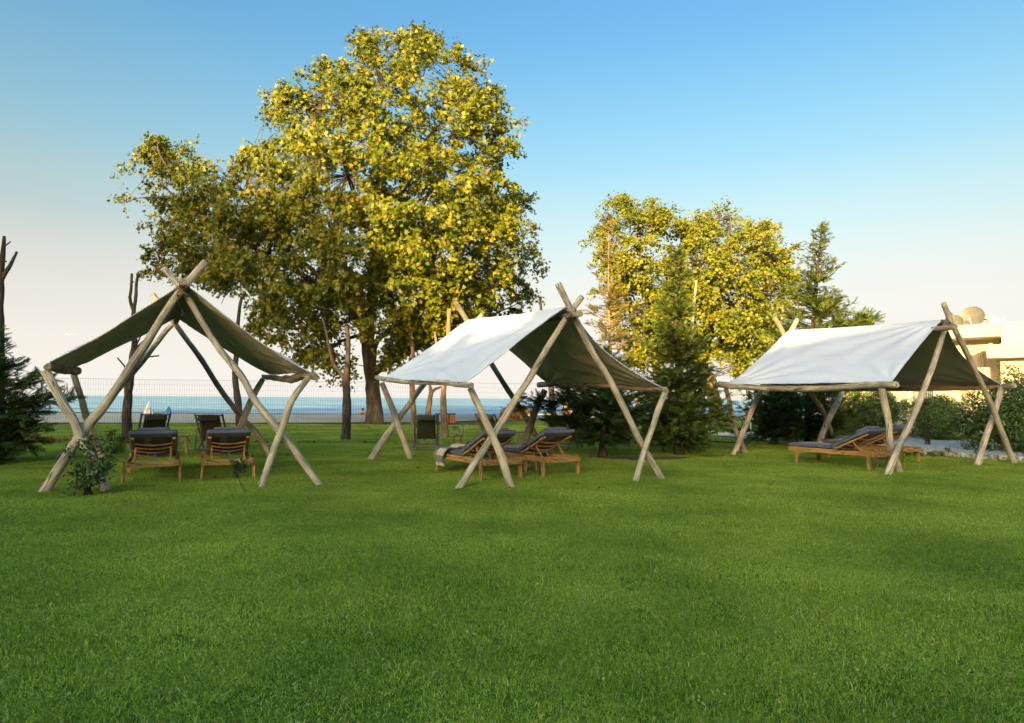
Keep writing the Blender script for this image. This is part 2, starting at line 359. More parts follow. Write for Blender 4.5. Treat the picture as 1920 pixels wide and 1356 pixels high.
m_soil = noisy('bare_soil', [(.3, (.08, .06, .03)), (.7, (.15, .12, .06))], 2, .95, .4, .03, coord='Object')

# ------------------------------------------------------------------ the setting
def sheet(name, pts, z, m, nz=None):
    mb = MB(); mb.add([Vector((x, y, z if nz is None else nz(x, y))) for x, y in pts], [list(range(len(pts)))])
    o = mb.build(name, m); o['kind'] = 'structure'; return o
def strip(name, near, far, m, nv=12, zf=None, jit=0.0):
    mb = MB(); nu = len(near)-1
    def fn(a, b):
        i = min(int(a*nu+1e-6), nu-1); t = a*nu-i
        n_ = Vector(near[i]).lerp(Vector(near[i+1]), t); f_ = Vector(far[i]).lerp(Vector(far[i+1]), t)
        q = n_.lerp(f_, b)
        if b == 0 and jit: q.y += jit*mnoise.noise(Vector((q.x*.7, 3, 1)))+jit*.6*mnoise.noise(Vector((q.x*2.9, 3, 7)))
        return Vector((q.x, q.y, zf(q.x, q.y, b)))
    mb.grid(fn, nu*14, nv, flip=True); o = mb.build(name, m, smooth=True); o['kind'] = 'structure'; return o
def bumpy(x, y): return .03*mnoise.noise(Vector((x*.35, y*.35, 0)))
mbg = MB(); mbg.grid(lambda a, b: Vector((-90+200*a, -45+100*b, -.02)), 10, 10); o = mbg.build('ground', m_soil); o['kind'] = 'structure'
mbl = MB(); mbl.grid(lambda a, b: Vector((-90+200*a, -45+97*b, -.012+.02*mnoise.noise(Vector(((-90+200*a)*.25, (-45+97*b)*.25, 0))))), 100, 60)
lawn = mbl.build('lawn', m_turf, smooth=True); lawn['kind'] = 'structure'
edge = [(-70, 30), (-28, 31), (-12, 34), (-5, 37), (3, 44), (12, 46), (25, 48), (110, 50)]
shore = [(-95, 50), (-45, 51.5), (-22, 52), (-10, 53), (4, 58), (20, 66), (45, 70), (160, 75)]
strip('beach', edge, [(x, y+6) for x, y in shore], m_sand, 16,
      lambda x, y, b: .03+.05*mnoise.noise(Vector((x*.3, y*.5, 5)))*min(1, b*4) - (max(0, b-.72)*1.4), jit=1.0)
sheet('sea', [(-9000, 46), (9000, 46), (9000, 14000), (-9000, 14000)], -.14, m_sea)
# gravel bed on the right
gv = [G(*p) for p in ((1392, 822), (1440, 828), (1560, 838), (1730, 850), (1800, 856), (1960, 866))]
gf = [(gv[0].x-.6, 25.4), (9.6, 26), (13, 27), (20, 29), (30, 30), (40, 30)]
strip('gravel_bed', [(q.x, q.y) for q in gv], gf, m_gravel, 6, lambda x, y, b: .026+.02*mnoise.noise(Vector((x, y, 0))), jit=.25)
# kerb stones along gravel edge
kb = empty('stone_edging', (14, 17, 0), 0, 'row of rough pale stones edging the gravel in front of the oleander on the right', 'edging')
kp, _ = resample([G(1700, 848), G(1800, 857), G(1920, 866), G(1990, 872)], 34)
for i, q in enumerate(kp):
    mb = MB(); s_ = .10+.05*random.random()
    base = [Vector((random.uniform(.7, 1)*sx*.20, random.uniform(.7, 1)*sy*.12, (.0 if sz < 0 else random.uniform(.7, 1)*s_))) for sz in (-1, 1) for sx, sy in ((-1, -1), (1, -1), (1, 1), (-1, 1))]
    mb.add([v+Vector(q)-Vector((14, 17, 0))+Vector((0, random.uniform(-.06, .06), 0)) for v in base], [(0, 3, 2, 1), (4, 5, 6, 7), (0, 1, 5, 4), (1, 2, 6, 5), (2, 3, 7, 6), (3, 0, 4, 7)])
    mb.build('stone', m_stone, kb, bevel=.025, seg=2)

# ------------------------------------------------------------------ grass blades (instanced turf)
def make_grass():
    rng = np.random.default_rng(3); T = .94; nb = 9000
    p = rng.uniform(-T/2, T/2, (nb, 2)); h = rng.uniform(.014, .034, nb)*(1+.5*(rng.random(nb) < .06)); wd = rng.uniform(.0012, .0027, nb)
    a = rng.uniform(0, 2*np.pi, nb); lean = rng.uniform(.25, 1.7, nb)
    dx, dy = np.cos(a), np.sin(a); b = rng.uniform(0, 2*np.pi, nb); sx, sy = np.cos(b), np.sin(b)
    z0 = np.zeros(nb); V = np.zeros((nb, 5, 3))
    base = np.stack([p[:, 0], p[:, 1], z0-.004], 1); side = np.stack([sx, sy, z0], 1)*wd[:, None]
    mid = base+np.stack([dx*lean*h*.35, dy*lean*h*.35, h*.62], 1); tip = base+np.stack([dx*lean*h*1.0, dy*lean*h*1.0, h*(1.05-.35*np.minimum(lean, 1))], 1)
    V[:, 0] = base-side; V[:, 1] = base+side; V[:, 2] = mid+side*.8; V[:, 3] = mid-side*.8; V[:, 4] = tip
    nt = nb*5
    cnt = np.tile([4, 3], nb); L = (np.array([0, 1, 2, 3, 3, 2, 4])[None]+np.arange(nb)[:, None]*5).ravel()
    # points where tufts stand
    pts = []; y = 1.9
    gy = [q.y for q in gv]; gx = [q.x for q in gv]
    while y < 33:
        half = .84*y+1.6; st = .60 if y < 14 else .66
        x = -half
        while x < half:
            qx = x+random.uniform(-.12, .12); qy = y+random.uniform(-.12, .12); ok = True
            if qx > gx[0]-.3 and qy > np.interp(qx, gx, gy)-.35: ok = False
            if (qx-3.05)**2/1.1+(qy-15.4)**2/.20 < 1: ok = False
            if qy > np.interp(qx, [e[0] for e in edge], [e[1] for e in edge])-.6: ok = False
            if ok: pts.append((qx, qy, 0))
            x += st
        y += st
    pts = np.array(pts); pts[:, 2] = [-.012+.02*mnoise.noise(Vector((a_*.25, b_*.25, 0))) for a_, b_, _ in pts]
    o = np_mesh('grass', np.concatenate([V.reshape(-1, 3), pts]), cnt, L, m_grassblade)
    me = o.data; isn = me.attributes.new('spot', 'FLOAT', 'POINT'); val = np.zeros(nt+len(pts), np.float32); val[nt:] = 1; isn.data.foreach_set('value', val)
    ro = me.attributes.new('turn', 'FLOAT', 'POINT'); ro.data.foreach_set('value', rng.uniform(0, 6.283, nt+len(pts)).astype(np.float32))
    sc = me.attributes.new('tall', 'FLOAT', 'POINT'); tl = np.ones(nt+len(pts), np.float32)
    tl[nt:] = [1.0+.55*mnoise.noise(Vector((q[0]*.8, q[1]*.8, 2)))+random.uniform(-.12, .12) for q in pts]; sc.data.foreach_set('value', tl)
    ng = bpy.data.node_groups.new('turf', 'GeometryNodeTree'); ng.interface.new_socket('Geometry', in_out='INPUT', socket_type='NodeSocketGeometry'); ng.interface.new_socket('Geometry', in_out='OUTPUT', socket_type='NodeSocketGeometry')
    n = ng.nodes; l = ng.links; gi = n.new('NodeGroupInput'); go = n.new('NodeGroupOutput')
    def att(nm):
        q = n.new('GeometryNodeInputNamedAttribute'); q.data_type = 'FLOAT'; q.inputs['Name'].default_value = nm; return q.outputs['Attribute']
    cmpn = n.new('FunctionNodeCompare'); cmpn.data_type = 'FLOAT'; cmpn.operation = 'GREATER_THAN'; cmpn.inputs['B'].default_value = .5; l.new(att('spot'), cmpn.inputs['A'])
    sp = n.new('GeometryNodeSeparateGeometry'); sp.domain = 'POINT'; l.new(gi.outputs[0], sp.inputs[0]); l.new(cmpn.outputs[0], sp.inputs['Selection'])
    ip = n.new('GeometryNodeInstanceOnPoints'); l.new(sp.outputs['Selection'], ip.inputs['Points']); l.new(sp.outputs['Inverted'], ip.inputs['Instance'])
    cx = n.new('ShaderNodeCombineXYZ'); l.new(att('turn'), cx.inputs[2]); l.new(cx.outputs[0], ip.inputs['Rotation'])
    cs = n.new('ShaderNodeCombineXYZ'); cs.inputs[0].default_value = 1; cs.inputs[1].default_value = 1; l.new(att('tall'), cs.inputs[2]); l.new(cs.outputs[0], ip.inputs['Scale'])
    l.new(ip.outputs[0], go.inputs[0])
    md = o.modifiers.new('turf', 'NODES'); md.node_group = ng
    tag(o, 'short mown green grass covering the whole lawn', 'grass', None, 'stuff')
make_grass()

# ------------------------------------------------------------------ leaf templates
def star_leaf():
    ang = [-90, -20, 0, 24, 45, 90, 135, 156, 180, 200]
    rad = [.30, .50, .86, .44, .88, 1.05, .88, .44, .86, .50]
    ang = [-90, -12, 20, 38, 64, 90, 116, 142, 160, 192]; rad = [.35, .85, .42, .90, .46, 1.05, .46, .90, .42, .85]
    v = [(r*math.cos(R(a)), r*math.sin(R(a)), .16*r*r*abs(math.cos(R(a)))) for a, r in zip(ang, rad)]
    return v, [list(range(10))]
def simple_leaf(wd=.28):
    return [(0, 0, 0), (wd, .45, .06), (0, 1, 0), (-wd, .45, .06)], [[0, 1, 2, 3]]
def lobed():
    v = [(0, -.5, 0), (.35, -.15, .05), (.6, .25, .05), (.22, .3, 0), (0, .8, 0), (-.22, .3, 0), (-.6, .25, .05), (-.35, -.15, .05)]
    return v, [list(range(8))]
def spray(nl=9, wd=.05):
    v = []; f = []
    for i in range(nl):
        t = (i+1)/nl; s = 1 if i % 2 else -1
        b0 = Vector((0, t*.72, .0)); ln = .48*(1-.55*t); a = R(38)*s
        d = Vector((math.sin(a), math.cos(a), -.12)); sd = Vector((d.y, -d.x, 0))*wd
        k = len(v); v += [tuple(b0-sd), tuple(b0+sd), tuple(b0+d*ln)]; f.append([k, k+1, k+2])
    k = len(v); v += [(-.02, 0, 0), (.02, 0, 0), (0, 1, -.05)]; f.append([k, k+1, k+2])
    return v, f

# ------------------------------------------------------------------ broadleaf trees
def plane_tree(name, label, trunk_px, Y, blobs, limbs, n_clump, leaves, leaf_size, depth_r, cc, mbark, mleaf, clump_r=.85, seed=1, cull=-.09, twig=True, cat='tree', group=None):
    rng = np.random.default_rng(seed); base = P(trunk_px[0][0], trunk_px[0][1], Y); base.z = 0
    root = empty(name, base, 0, label, cat, group)
    mb = MB(base); pts = [P(x, y, Y) for x, y, r in trunk_px]; pts[0].z = -.1
    mb.tube(pts, [r for _, _, r in trunk_px], 14, len(pts)*5, .22, seed)
    nodes = [(q, r) for q, (_, _, r) in zip(pts, trunk_px)][2:]
    for lp in limbs:
        lpt = [P(x, y, Y+d) for x, y, r, d in lp]; mb.tube(lpt, [q[2] for q in lp], 9, len(lp)*5, .2, seed+len(nodes))
        rs, par = resample(lpt, len(lp)*3); rr = np.interp(par, range(len(lp)), [q[2] for q in lp]); nodes += list(zip(rs, rr))
    NP = np.array([tuple(q) for q, r in nodes]); NR = np.array([r for _, r in nodes])
    area = np.array([b[2]**2 for b in blobs], float); pr = area/area.sum(); cl = []
    mpp = Y/F_PX
    while len(cl) < n_clump:
        k = rng.choice(len(blobs), p=pr); bx, by, br = blobs[k]
        a = rng.uniform(0, 2*np.pi); rr = br*(math.sqrt(rng.uniform(0, 1))*.86 if rng.random() > .10 else rng.uniform(.9, 1.18))
        x = bx+rr*math.cos(a); y = by+rr*math.sin(a)
        e2 = ((x-cc[0])/cc[2])**2+((y-cc[1])/cc[3])**2
        D = depth_r*math.sqrt(max(.0, 1-min(e2, 1)))+br*mpp*.7
        u = rng.uniform(-1, 1); u = math.copysign(abs(u)**.6, u)      # more leaves near the outside
        q = P(x, y, Y+u*D); qq = P(x, y, Y)
        if mnoise.noise(q*.45+Vector((seed, 0, 0))) < cull and rng.random() < .85: continue
        if rr > br*.45 and mnoise.noise(q*.75+Vector((0, seed, 0))) < (-.02 if cull < 0 else .06) and rng.random() < .85: continue
        cl.append(q)
    C = np.array([tuple(q) for q in cl])
    pos = []; nr = []
    ctr = np.array(tuple(P(cc[0], cc[1], Y)))
    for i, c in enumerate(C):
        d = np.linalg.norm(NP-c, axis=1)-NR*2; j = int(np.argmin(d)); a = Vector(NP[j]); b = Vector(c)
        mid = a.lerp(b, .5)+Vector((rng.normal()*.15, rng.normal()*.15, .12*(b-a).length*.6))
        if twig: mb.tube([a, mid, b], [min(NR[j]*.4, .010+.006*(b-a).length), .008+.002*(b-a).length, .004], 4, 5, 0, i)
        nl = int(leaves*rng.uniform(.5, 1.5)); s = clump_r*rng.uniform(.55, 1.3)
        # leaves sit along a few shoots that fan from the branch end
        out = (c-ctr); out /= np.linalg.norm(out)+1e-6; ns = 7
        sh = rng.normal(size=(ns, 3))*np.array([1, 1, .75])+out*.7; sh /= np.linalg.norm(sh, axis=1, keepdims=True)
        k = rng.integers(0, ns, nl); t = rng.uniform(0, 1, nl)**.7
        p = c+sh[k]*t[:, None]*s+rng.normal(size=(nl, 3))*s*.13; p[:, 2] -= .25*s*t*t
        pos.append(p); nn = rng.normal(size=(nl, 3))*.7+np.array([-.1, -.60, .50])+out*.4; nr.append(nn)
    pos = np.concatenate(pos); nr = np.concatenate(nr); X, Yv, Z = frames(nr, rng)
    tv, tf = star_leaf() if leaf_size < .15 else lobed()
    V, cnt, L = scatter(tv, tf, pos-np.array(base), X, Yv, Z, leaf_size*rng.uniform(.6, 1.15, len(pos)))
    mb.build('trunk', mbark, root, smooth=True); np_mesh('crown', V, cnt, L, mleaf, root)
    return root
BIG = [(745,130,72),(690,105,38),(678,78,18),(800,92,34),(800,66,14),(862,160,60),(862,112,26),(905,215,50),(925,185,22),(640,170,62),(600,150,30),(580,220,55),(522,182,14),(548,185,22),(512,215,12),(700,250,110),(830,280,100),(915,300,45),(948,270,18),(935,235,20),
       (490,315,48),(455,300,20),(560,290,60),(600,370,110),(750,380,120),(880,390,85),(935,410,50),(475,390,75),(425,330,26),(385,350,50),(330,310,45),(290,290,34),(345,285,22),(295,262,12),(262,330,24),(246,372,14),(285,362,26),(350,390,60),(310,440,40),(285,465,20),(300,490,22),(410,440,80),(345,490,34),(400,510,38),(540,470,95),(680,480,100),(820,480,105),(940,460,60),(985,480,28),(995,455,18),
       (450,520,50),(500,560,44),(560,570,62),(500,600,26),(660,570,70),(790,560,80),(890,540,68),(950,520,40),(985,420,14),(960,380,26),(610,625,44),(545,630,28),(575,660,22),(640,672,26),(600,685,18),(770,620,48),(860,605,44),(930,590,40),(970,572,22),(735,665,24),(800,650,26)]
plane_tree('plane_tree', 'tallest plane tree with wide golden green crown and thick trunk left of the middle canopy', [(703,797,.52),(702,770,.43),(699,730,.39),(694,690,.37),(689,640,.33),(691,600,.34),(699,550,.30),(704,490,.24),(712,400,.17),(716,300,.10),(722,180,.05)], 34, BIG,
    [[(700,700,.26,0),(722,683,.2,-.5),(755,668,.16,-1.5),(800,640,.12,-2),(870,600,.06,-2.5)],
     [(697,675,.2,0),(706,640,.16,.8),(735,615,.13,1.5),(790,570,.09,2.5),(850,540,.05,3)],
     [(688,625,.26,0),(660,590,.2,-1),(620,550,.17,-2),(540,500,.13,-2.5),(450,450,.10,-3),(370,400,.07,-3),(300,345,.03,-3)],
     [(698,560,.24,0),(730,510,.2,-1),(762,437,.15,-2.5),(776,410,.14,-3),(757,372,.12,-3.2),(756,310,.09,-3),(770,230,.05,-2.5),(800,120,.02,-2)],
     [(692,600,.2,0),(650,510,.16,1),(630,420,.12,1.5),(610,320,.08,1.5),(590,220,.03,1)],
     [(702,520,.18,0),(780,480,.14,-1.5),(860,450,.10,-2.5),(930,430,.06,-3),(985,460,.02,-3)],
     [(705,480,.15,0),(780,400,.11,2),(840,300,.08,3),(890,200,.03,3)],
     [(370,400,.08,-3),(330,340,.06,-2.5),(300,290,.04,-2),(295,265,.015,-2)], [(340,372,.06,-3),(290,370,.04,-3),(255,372,.015,-3)], [(460,460,.10,-3),(400,470,.06,-2.5),(330,480,.04,-2),(290,470,.015,-2)], [(600,330,.07,1.5),(560,250,.05,0),(520,190,.015,-1)], [(756,310,.08,-3),(860,190,.05,-3),(900,130,.02,-3)], [(800,640,.09,-2),(900,600,.06,-2),(970,570,.02,-1)], [(688,625,.12,0),(640,640,.07,-2),(590,670,.03,-2)],
     [(691,590,.18,0),(600,520,.14,3),(520,440,.10,4),(460,360,.04,4)],
     [(704,470,.14,0),(670,380,.12,-3.5),(640,280,.08,-5),(640,190,.03,-4)]],
    1650, 78, .145, 7.2, (670, 370, 370, 330), m_bark_plane, m_plane_leaf, .80, 4)
RB = [(1192,398,28),(1148,418,20),(1118,452,12),(1255,405,12),(1165,385,12),(1215,400,20),(1130,435,20),(1240,425,26),(1190,450,60),(1260,450,36),(1290,430,18),(1250,500,60),(1170,520,50),(1130,470,24),(1230,580,70),(1180,600,40),(1270,560,50),(1250,640,50),(1200,660,30),(1150,560,30),(1140,610,26)]
RC = [(1372,408,24),(1386,390,12),(1325,422,20),(1345,398,10),(1412,428,24),(1300,450,34),(1435,450,26),(1468,452,12),(1370,460,60),(1440,480,40),(1465,510,28),(1330,520,70),(1420,540,65),(1470,560,22),(1300,580,56),(1370,600,60),(1430,610,50),(1460,640,24),(1315,645,36),(1392,662,36),(1420,690,20),(1378,712,12),(1285,660,26)]
plane_tree('plane_tree', 'smaller golden plane tree just right of the middle canopy, trunk hidden by conifers', [(1240,800,.30),(1238,740,.28),(1230,680,.25),(1220,600,.2),(1205,500,.12),(1195,420,.05)], 38, RB,
    [[(1232,690,.2,0),(1260,620,.15,-1),(1270,520,.08,-2)], [(1226,650,.18,0),(1180,580,.12,-2),(1150,470,.05,-2)]], 400, 74, .15, 4.2, (1205, 520, 110, 160), m_bark_plane, m_plane_leaf, .78, 11, .03)
plane_tree('plane_tree', 'smaller golden plane tree with bent trunk behind the left end of the right canopy', [(1346,800,.44),(1340,760,.40),(1336,735,.38),(1330,710,.36),(1318,690,.34),(1322,650,.30),(1340,580,.22),(1360,480,.12),(1370,410,.05)], 38, RC,
    [[(1320,680,.2,0),(1370,620,.15,-1),(1430,560,.10,-2),(1460,500,.04,-2)], [(1324,660,.2,0),(1300,600,.12,-2),(1300,500,.06,-2)], [(1330,620,.16,0),(1400,540,.1,2),(1420,450,.04,2)]], 540, 74, .15, 4.6, (1380, 540, 120, 175), m_bark_plane, m_plane_leaf, .78, 12, .03)

# ------------------------------------------------------------------ conifers
def conifer(name, label, px, Y, H, prof, n_br, mleaf, seed, lean=0, droop=.15, extra=(), per=13, size=.34, trunk_r=.12, zmin=.35, group='conifers beyond the lawn'):
    rng = np.random.default_rng(seed); b0 = P(px[0], px[1], Y); b0.z = 0
    root = empty(name, b0, 0, label, 'conifer', group)
    mb = MB(); top = Vector((lean, 0, H)); tr = [Vector((0, 0, -.05)), Vector((lean*.2+.04, .03, H*.33)), Vector((lean*.6-.03, 0, H*.66)), top]
    mb.tube(tr, [trunk_r, trunk_r*.7, trunk_r*.4, .012], 10, 24, .2, seed)
    trs, _ = resample(tr, 60); pos = []; ax = []; parts_m = []
    def branch(a, d, ln):
        up = .35; pts = [a, a+d*ln*.5+Vector((0, 0, -droop*ln*.3)), a+d*ln+Vector((0, 0, up*ln*.25-droop*ln*.35))]
        mb.tube(pts, [.012+.012*ln, .009+.006*ln, .004], 4, 6, 0, 1)
        rs, _ = resample(pts, 14); m = max(3, int(per*ln/.8)) 
        for _ in range(m):
            t = rng.uniform(.12, 1)**.8; k = min(12, int(t*13)); q = rs[k].lerp(rs[k+1], rng.random())
            dd = (rs[min(13, k+1)]-rs[max(0, k-1)]).normalized()
            sd = Vector(rng.normal(size=3)*(.75, .75, .45)); v = (dd*.8+sd*.8+Vector((0, 0, -.05))).normalized()
            pos.append(tuple(q+sd*.04)); ax.append(tuple(v))
    NL = int(H*4.2)
    for i in range(n_br):
        lv = int(rng.uniform(0, 1)**1.15*NL); t = zmin/H+(1-zmin/H)*(lv+.5+rng.normal()*.18)/NL; t = min(max(t, .02), .985); z = t*H
        rad = np.interp(z, [p[0] for p in prof], [p[1] for p in prof]); a = trs[min(59, int(t*59))]
        ja = rng.integers(0, 5); ang = lv*2.4+ja*1.257+rng.normal()*.22; ln = rad*(.55+.6*((lv*7+ja*5) % 11)/11)*rng.uniform(.8, 1.15)
        el = rng.uniform(-.1, .35)+.35*t
        d = Vector((math.cos(ang)*math.cos(el), math.sin(ang)*math.cos(el), math.sin(el))); branch(a, d, ln)
    for (z, dx, dz, ln, cnt) in extra:
        a = trs[int(z/H*59)]; d = Vector((dx, -.1, dz)).normalized()
        for _ in range(cnt):
            j = Vector(rng.normal(size=3))*.10; st = a+d*ln*rng.uniform(0, .55)
            branch(st, (d+j).normalized(), ln*rng.uniform(.35, .6))
    pos = np.array(pos); Yv = np.array(ax); n = rng.normal(size=Yv.shape)*.6+np.array([0, 0, 1.]); X = np.cross(Yv, n); X /= np.linalg.norm(X, axis=1, keepdims=True); Z = np.cross(X, Yv)
    tv, tf = spray(); V, c, L = scatter(tv, tf, pos, X, Yv, Z, size*rng.uniform(.6, 1.2, len(pos))*np.clip(1.15-.6*pos[:, 2]/H, .5, 1))
    mb.build('trunk', m_bark_warm if mleaf is m_conifer_rust else m_bark, root, smooth=True); np_mesh('foliage', V, c, L, mleaf, root); return root
conifer('conifer', 'dark spreading conifer seen beneath the right slope of the middle canopy', (1130, 857), 15.8, 2.6, [(0, .9), (.5, 1.35), (1.1, 1.35), (1.7, 1.1), (2.3, .5), (2.6, .1)], 230, m_conifer, 21, extra=((1.35, -1, .05, 1.9, 12), (1.0, -1, -.05, 1.6, 8)), trunk_r=.13, zmin=.45)
conifer('conifer', 'thin see-through rusty conifer rising above the right slope of the middle canopy', (1143, 840), 19.0, 6.9, [(0, .5), (2, .6), (3.2, .75), (4.2, .75), (5.2, .5), (6.2, .32), (6.9, .08)], 150, m_conifer_rust, 22, per=7, trunk_r=.07, zmin=1.6, size=.38)
conifer('conifer', 'broad dark green conifer filling the gap between the middle and right canopies', (1272, 851), 16.6, 5.3, [(0, .9), (.6, 1.25), (1.3, 1.25), (1.9, .85), (2.6, .66), (3.6, .58), (4.6, .35), (5.3, .1)], 430, m_conifer_mid, 23, extra=((1.1, 1, .0, 1.35, 10),), trunk_r=.15, zmin=.4)
conifer('conifer', 'pointed conifer standing behind the right canopy with one long side branch', (1515, 834), 21.5, 7.4, [(0, 1.2), (.5, 1.75), (1.3, 1.7), (2.0, 1.3), (3.0, 1.45), (4.2, 1.25), (5.2, .85), (6.2, .55), (6.9, .28), (7.4, .05)], 430, m_conifer_mid, 24, lean=.62, extra=((3.3, 1, .50, 2.2, 40), (4.0, 1, .35, 1.3, 8)), trunk_r=.15, zmin=.4, size=.38)
conifer('conifer', 'dark bushy conifer at the left edge of the lawn with wispy side branches', (-26, 866), 13.2, 2.75, [(0, .75), (.5, 1.0), (1.1, .95), (1.8, .8), (2.3, .45), (2.75, .1)], 270, m_conifer, 25, extra=((1.2, 1, .16, 1.6, 7), (1.55, 1, .2, 1.5, 6), (.7, 1, .08, 1.2, 6)), trunk_r=.12, zmin=.15)
conifer('conifer', 'low dark conifer seen under the right canopy left of the terracotta urn', (1452, 832), 20.5, 2.0, [(0, .8), (.5, 1.1), (1.2, .95), (2.0, .2)], 170, m_conifer, 26, trunk_r=.08, zmin=.3)

# ------------------------------------------------------------------ bare pruned trees
def bare_tree(label, Y, stems, m=m_bark, seed=0, name='bare_tree'):
    b0 = P(stems[0][0][0], stems[0][0][1], Y); b0.z = 0; root = empty(name, b0, 0, label, 'bare tree', 'bare pruned trees near the wire fence')
    for i, st in enumerate(stems):
        mb = MB(b0); pts = [P(x, y, Y) for x, y, r in st]
        if i == 0: pts[0].z = -.06
        mb.tube(pts, [r for *_, r in st], 9 if i == 0 else 6, len(pts)*5, .3, seed+i)
        mb.build('trunk' if i == 0 else 'branch', m, root, smooth=True)
    return root
bare_tree('bare dark trunk behind the left canopy forking into two upright stubs', 19.1, [
    [(238,832,.14),(239,770,.13),(243,715,.11),(250,665,.10),(252,640,.075),(250,600,.065),(251,580,.06)],
    [(251,584,.05),(244,562,.045),(246,540,.04),(247,513,.033)], [(251,582,.05),(255,552,.045),(256,530,.04),(259,513,.035)], [(243,562,.02),(241,556,.018)], [(246,532,.02),(251,528,.015)], [(258,518,.03),(263,514,.03)],
    [(240,694,.03),(228,680,.025),(220,671,.02)], [(255,654,.03),(268,641,.03),(281,632,.02)], [(254,650,.03),(262,634,.02),(270,616,.016)], [(258,674,.03),(275,670,.022),(298,667,.018)], [(266,642,.02),(284,632,.016)], [(238,730,.04),(231,722,.03)]], seed=31)
bare_tree('slim bare trunk beside the right leg of the left canopy with a hooked top', 21.5, [
    [(451,826,.13),(449,790,.12),(446,750,.11),(441,706,.09),(444,660,.075),(447,600,.06),(450,572,.055),(454,558,.05),(461,548,.035)],
    [(453,560,.03),(446,551,.02),(435,542,.012)], [(435,542,.012),(424,552,.010),(415,570,.008)]], seed=41)
bare_tree('bare dark trunk forking in a wide V in front of the big plane tree', 21.3, [
    [(649,826,.16),(650,780,.14),(650,740,.13),(649,713,.12),(652,675,.09),(653,640,.075),(649,612,.06)],
    [(648,716,.08),(637,698,.065),(625,680,.06),(616,645,.05),(611,620,.045),(605,596,.04)], [(652,705,.02),(662,704,.012)]], seed=51)
bare_tree('dark bare post-like trunk behind the middle canopy beside the glasses', 23.2, [
    [(834,820,.17),(833,790,.14),(831,760,.12),(832,726,.11),(836,690,.09),(840,640,.085),(842,579,.075)], [(826,690,.05),(819,650,.05),(815,622,.045)]], m_bark_warm, 61)
bare_tree('thin reddish trunk behind the middle canopy at the left deck chair', 29.5, [
    [(776,806,.14),(775,770,.13),(773,720,.13),(774,670,.09),(772,620,.06)]], m_bark_warm, 71)
bare_tree('forked orange lit trunk behind the middle canopy', 30.5, [
    [(802,803,.14),(803,775,.14),(806,748,.12),(808,738,.11),(806,722,.06),(803,695,.05)], [(808,739,.08),(815,730,.07),(829,724,.06),(838,705,.05)]], m_bark_warm, 81)
bare_tree('bare trunk with its tip poking above the middle canopy ridge', 23, [
    [(1041,820,.12),(1037,770,.11),(1033,725,.10),(1024,650,.07),(1016,590,.055),(1013,566,.045)]], m_bark, 91)
bare_tree('straight golden lit post trunk beyond the middle canopy', 34.5, [[(1062,795,.14),(1061,750,.13),(1060,700,.12),(1060,660,.08)]], m_bark_warm, 101)
bare_tree('leaning brown stump between the conifers right of the middle canopy', 25, [[(1212,812,.10),(1204,776,.09),(1195,758,.07),(1188,734,.05)]], m_bark_warm, 111)
bare_tree('thin pale stake standing before the right plane tree', 20, [[(1290,832,.05),(1296,700,.045),(1299,600,.04),(1306,526,.028)]], m_pole, 121)
bare_tree('tall bare tree cut by the left edge with short pruned branches', 14, [
    [(-6,866,.14),(-2,760,.12),(0,640,.085),(0,570,.07),(3,500,.06),(8,443,.03)], [(0,535,.045),(10,512,.04),(20,496,.035),(32,472,.025)], [(2,500,.03),(7,492,.02),(12,490,.02)], [(7,462,.02),(14,458,.016),(20,453,.014)]], seed=131)

# ------------------------------------------------------------------ wire fence
def wire_fence():
    A = G(20, 830); A.z = 0; B = Vector((16.5, 24.0, 0)); A = Vector((A.x-6, 19.4, 0))
    root = empty('wire_fence', A, 0, 'tall thin wire mesh fence between the lawn and the beach', 'fence')
    d = (B-A); L = d.length; d.normalize(); H = 1.92; mb = MB(A); n = int(L/.0762)
    def sag(s): return .03*mnoise.noise(Vector((s*.35, 1, 0)))
    for i in range(n+1):
        s = i*L/n; p = A+d*s; j = .006*mnoise.noise(Vector((s*9, 4, 4)))
        mb.beam(p, p+Vector((j, 0, H+sag(s))), .0032, .0032)
    hs = [.02, .12, .22, .32, .44, .56, .70, .85, 1.0, 1.15, 1.30, 1.45, 1.60, 1.76]
    for z in hs:
        for k in range(24):
            a = L*k/24; b = L*(k+1)/24; mb.beam(A+d*a+Vector((0, 0, z)), A+d*b+Vector((0, 0, z)), .0032, .0032)
    o = mb.build('wire_mesh', m_wire, root); o['kind'] = 'stuff'
    mt = MB(A); k = 40
    mt.tube([A+d*(L*i/k)+Vector((0, 0, H+sag(L*i/k))) for i in range(k+1)], .004, 5, k*2); mt.build('top_wire', m_wire, root)
    for z in (.98,):
        mt = MB(A); mt.tube([A+d*(L*i/k)+Vector((0, -.01, z+.4*sag(L*i/k))) for i in range(k+1)], .004, 5, k*2); mt.build('tension_wire', m_wire, root)
wire_fence()

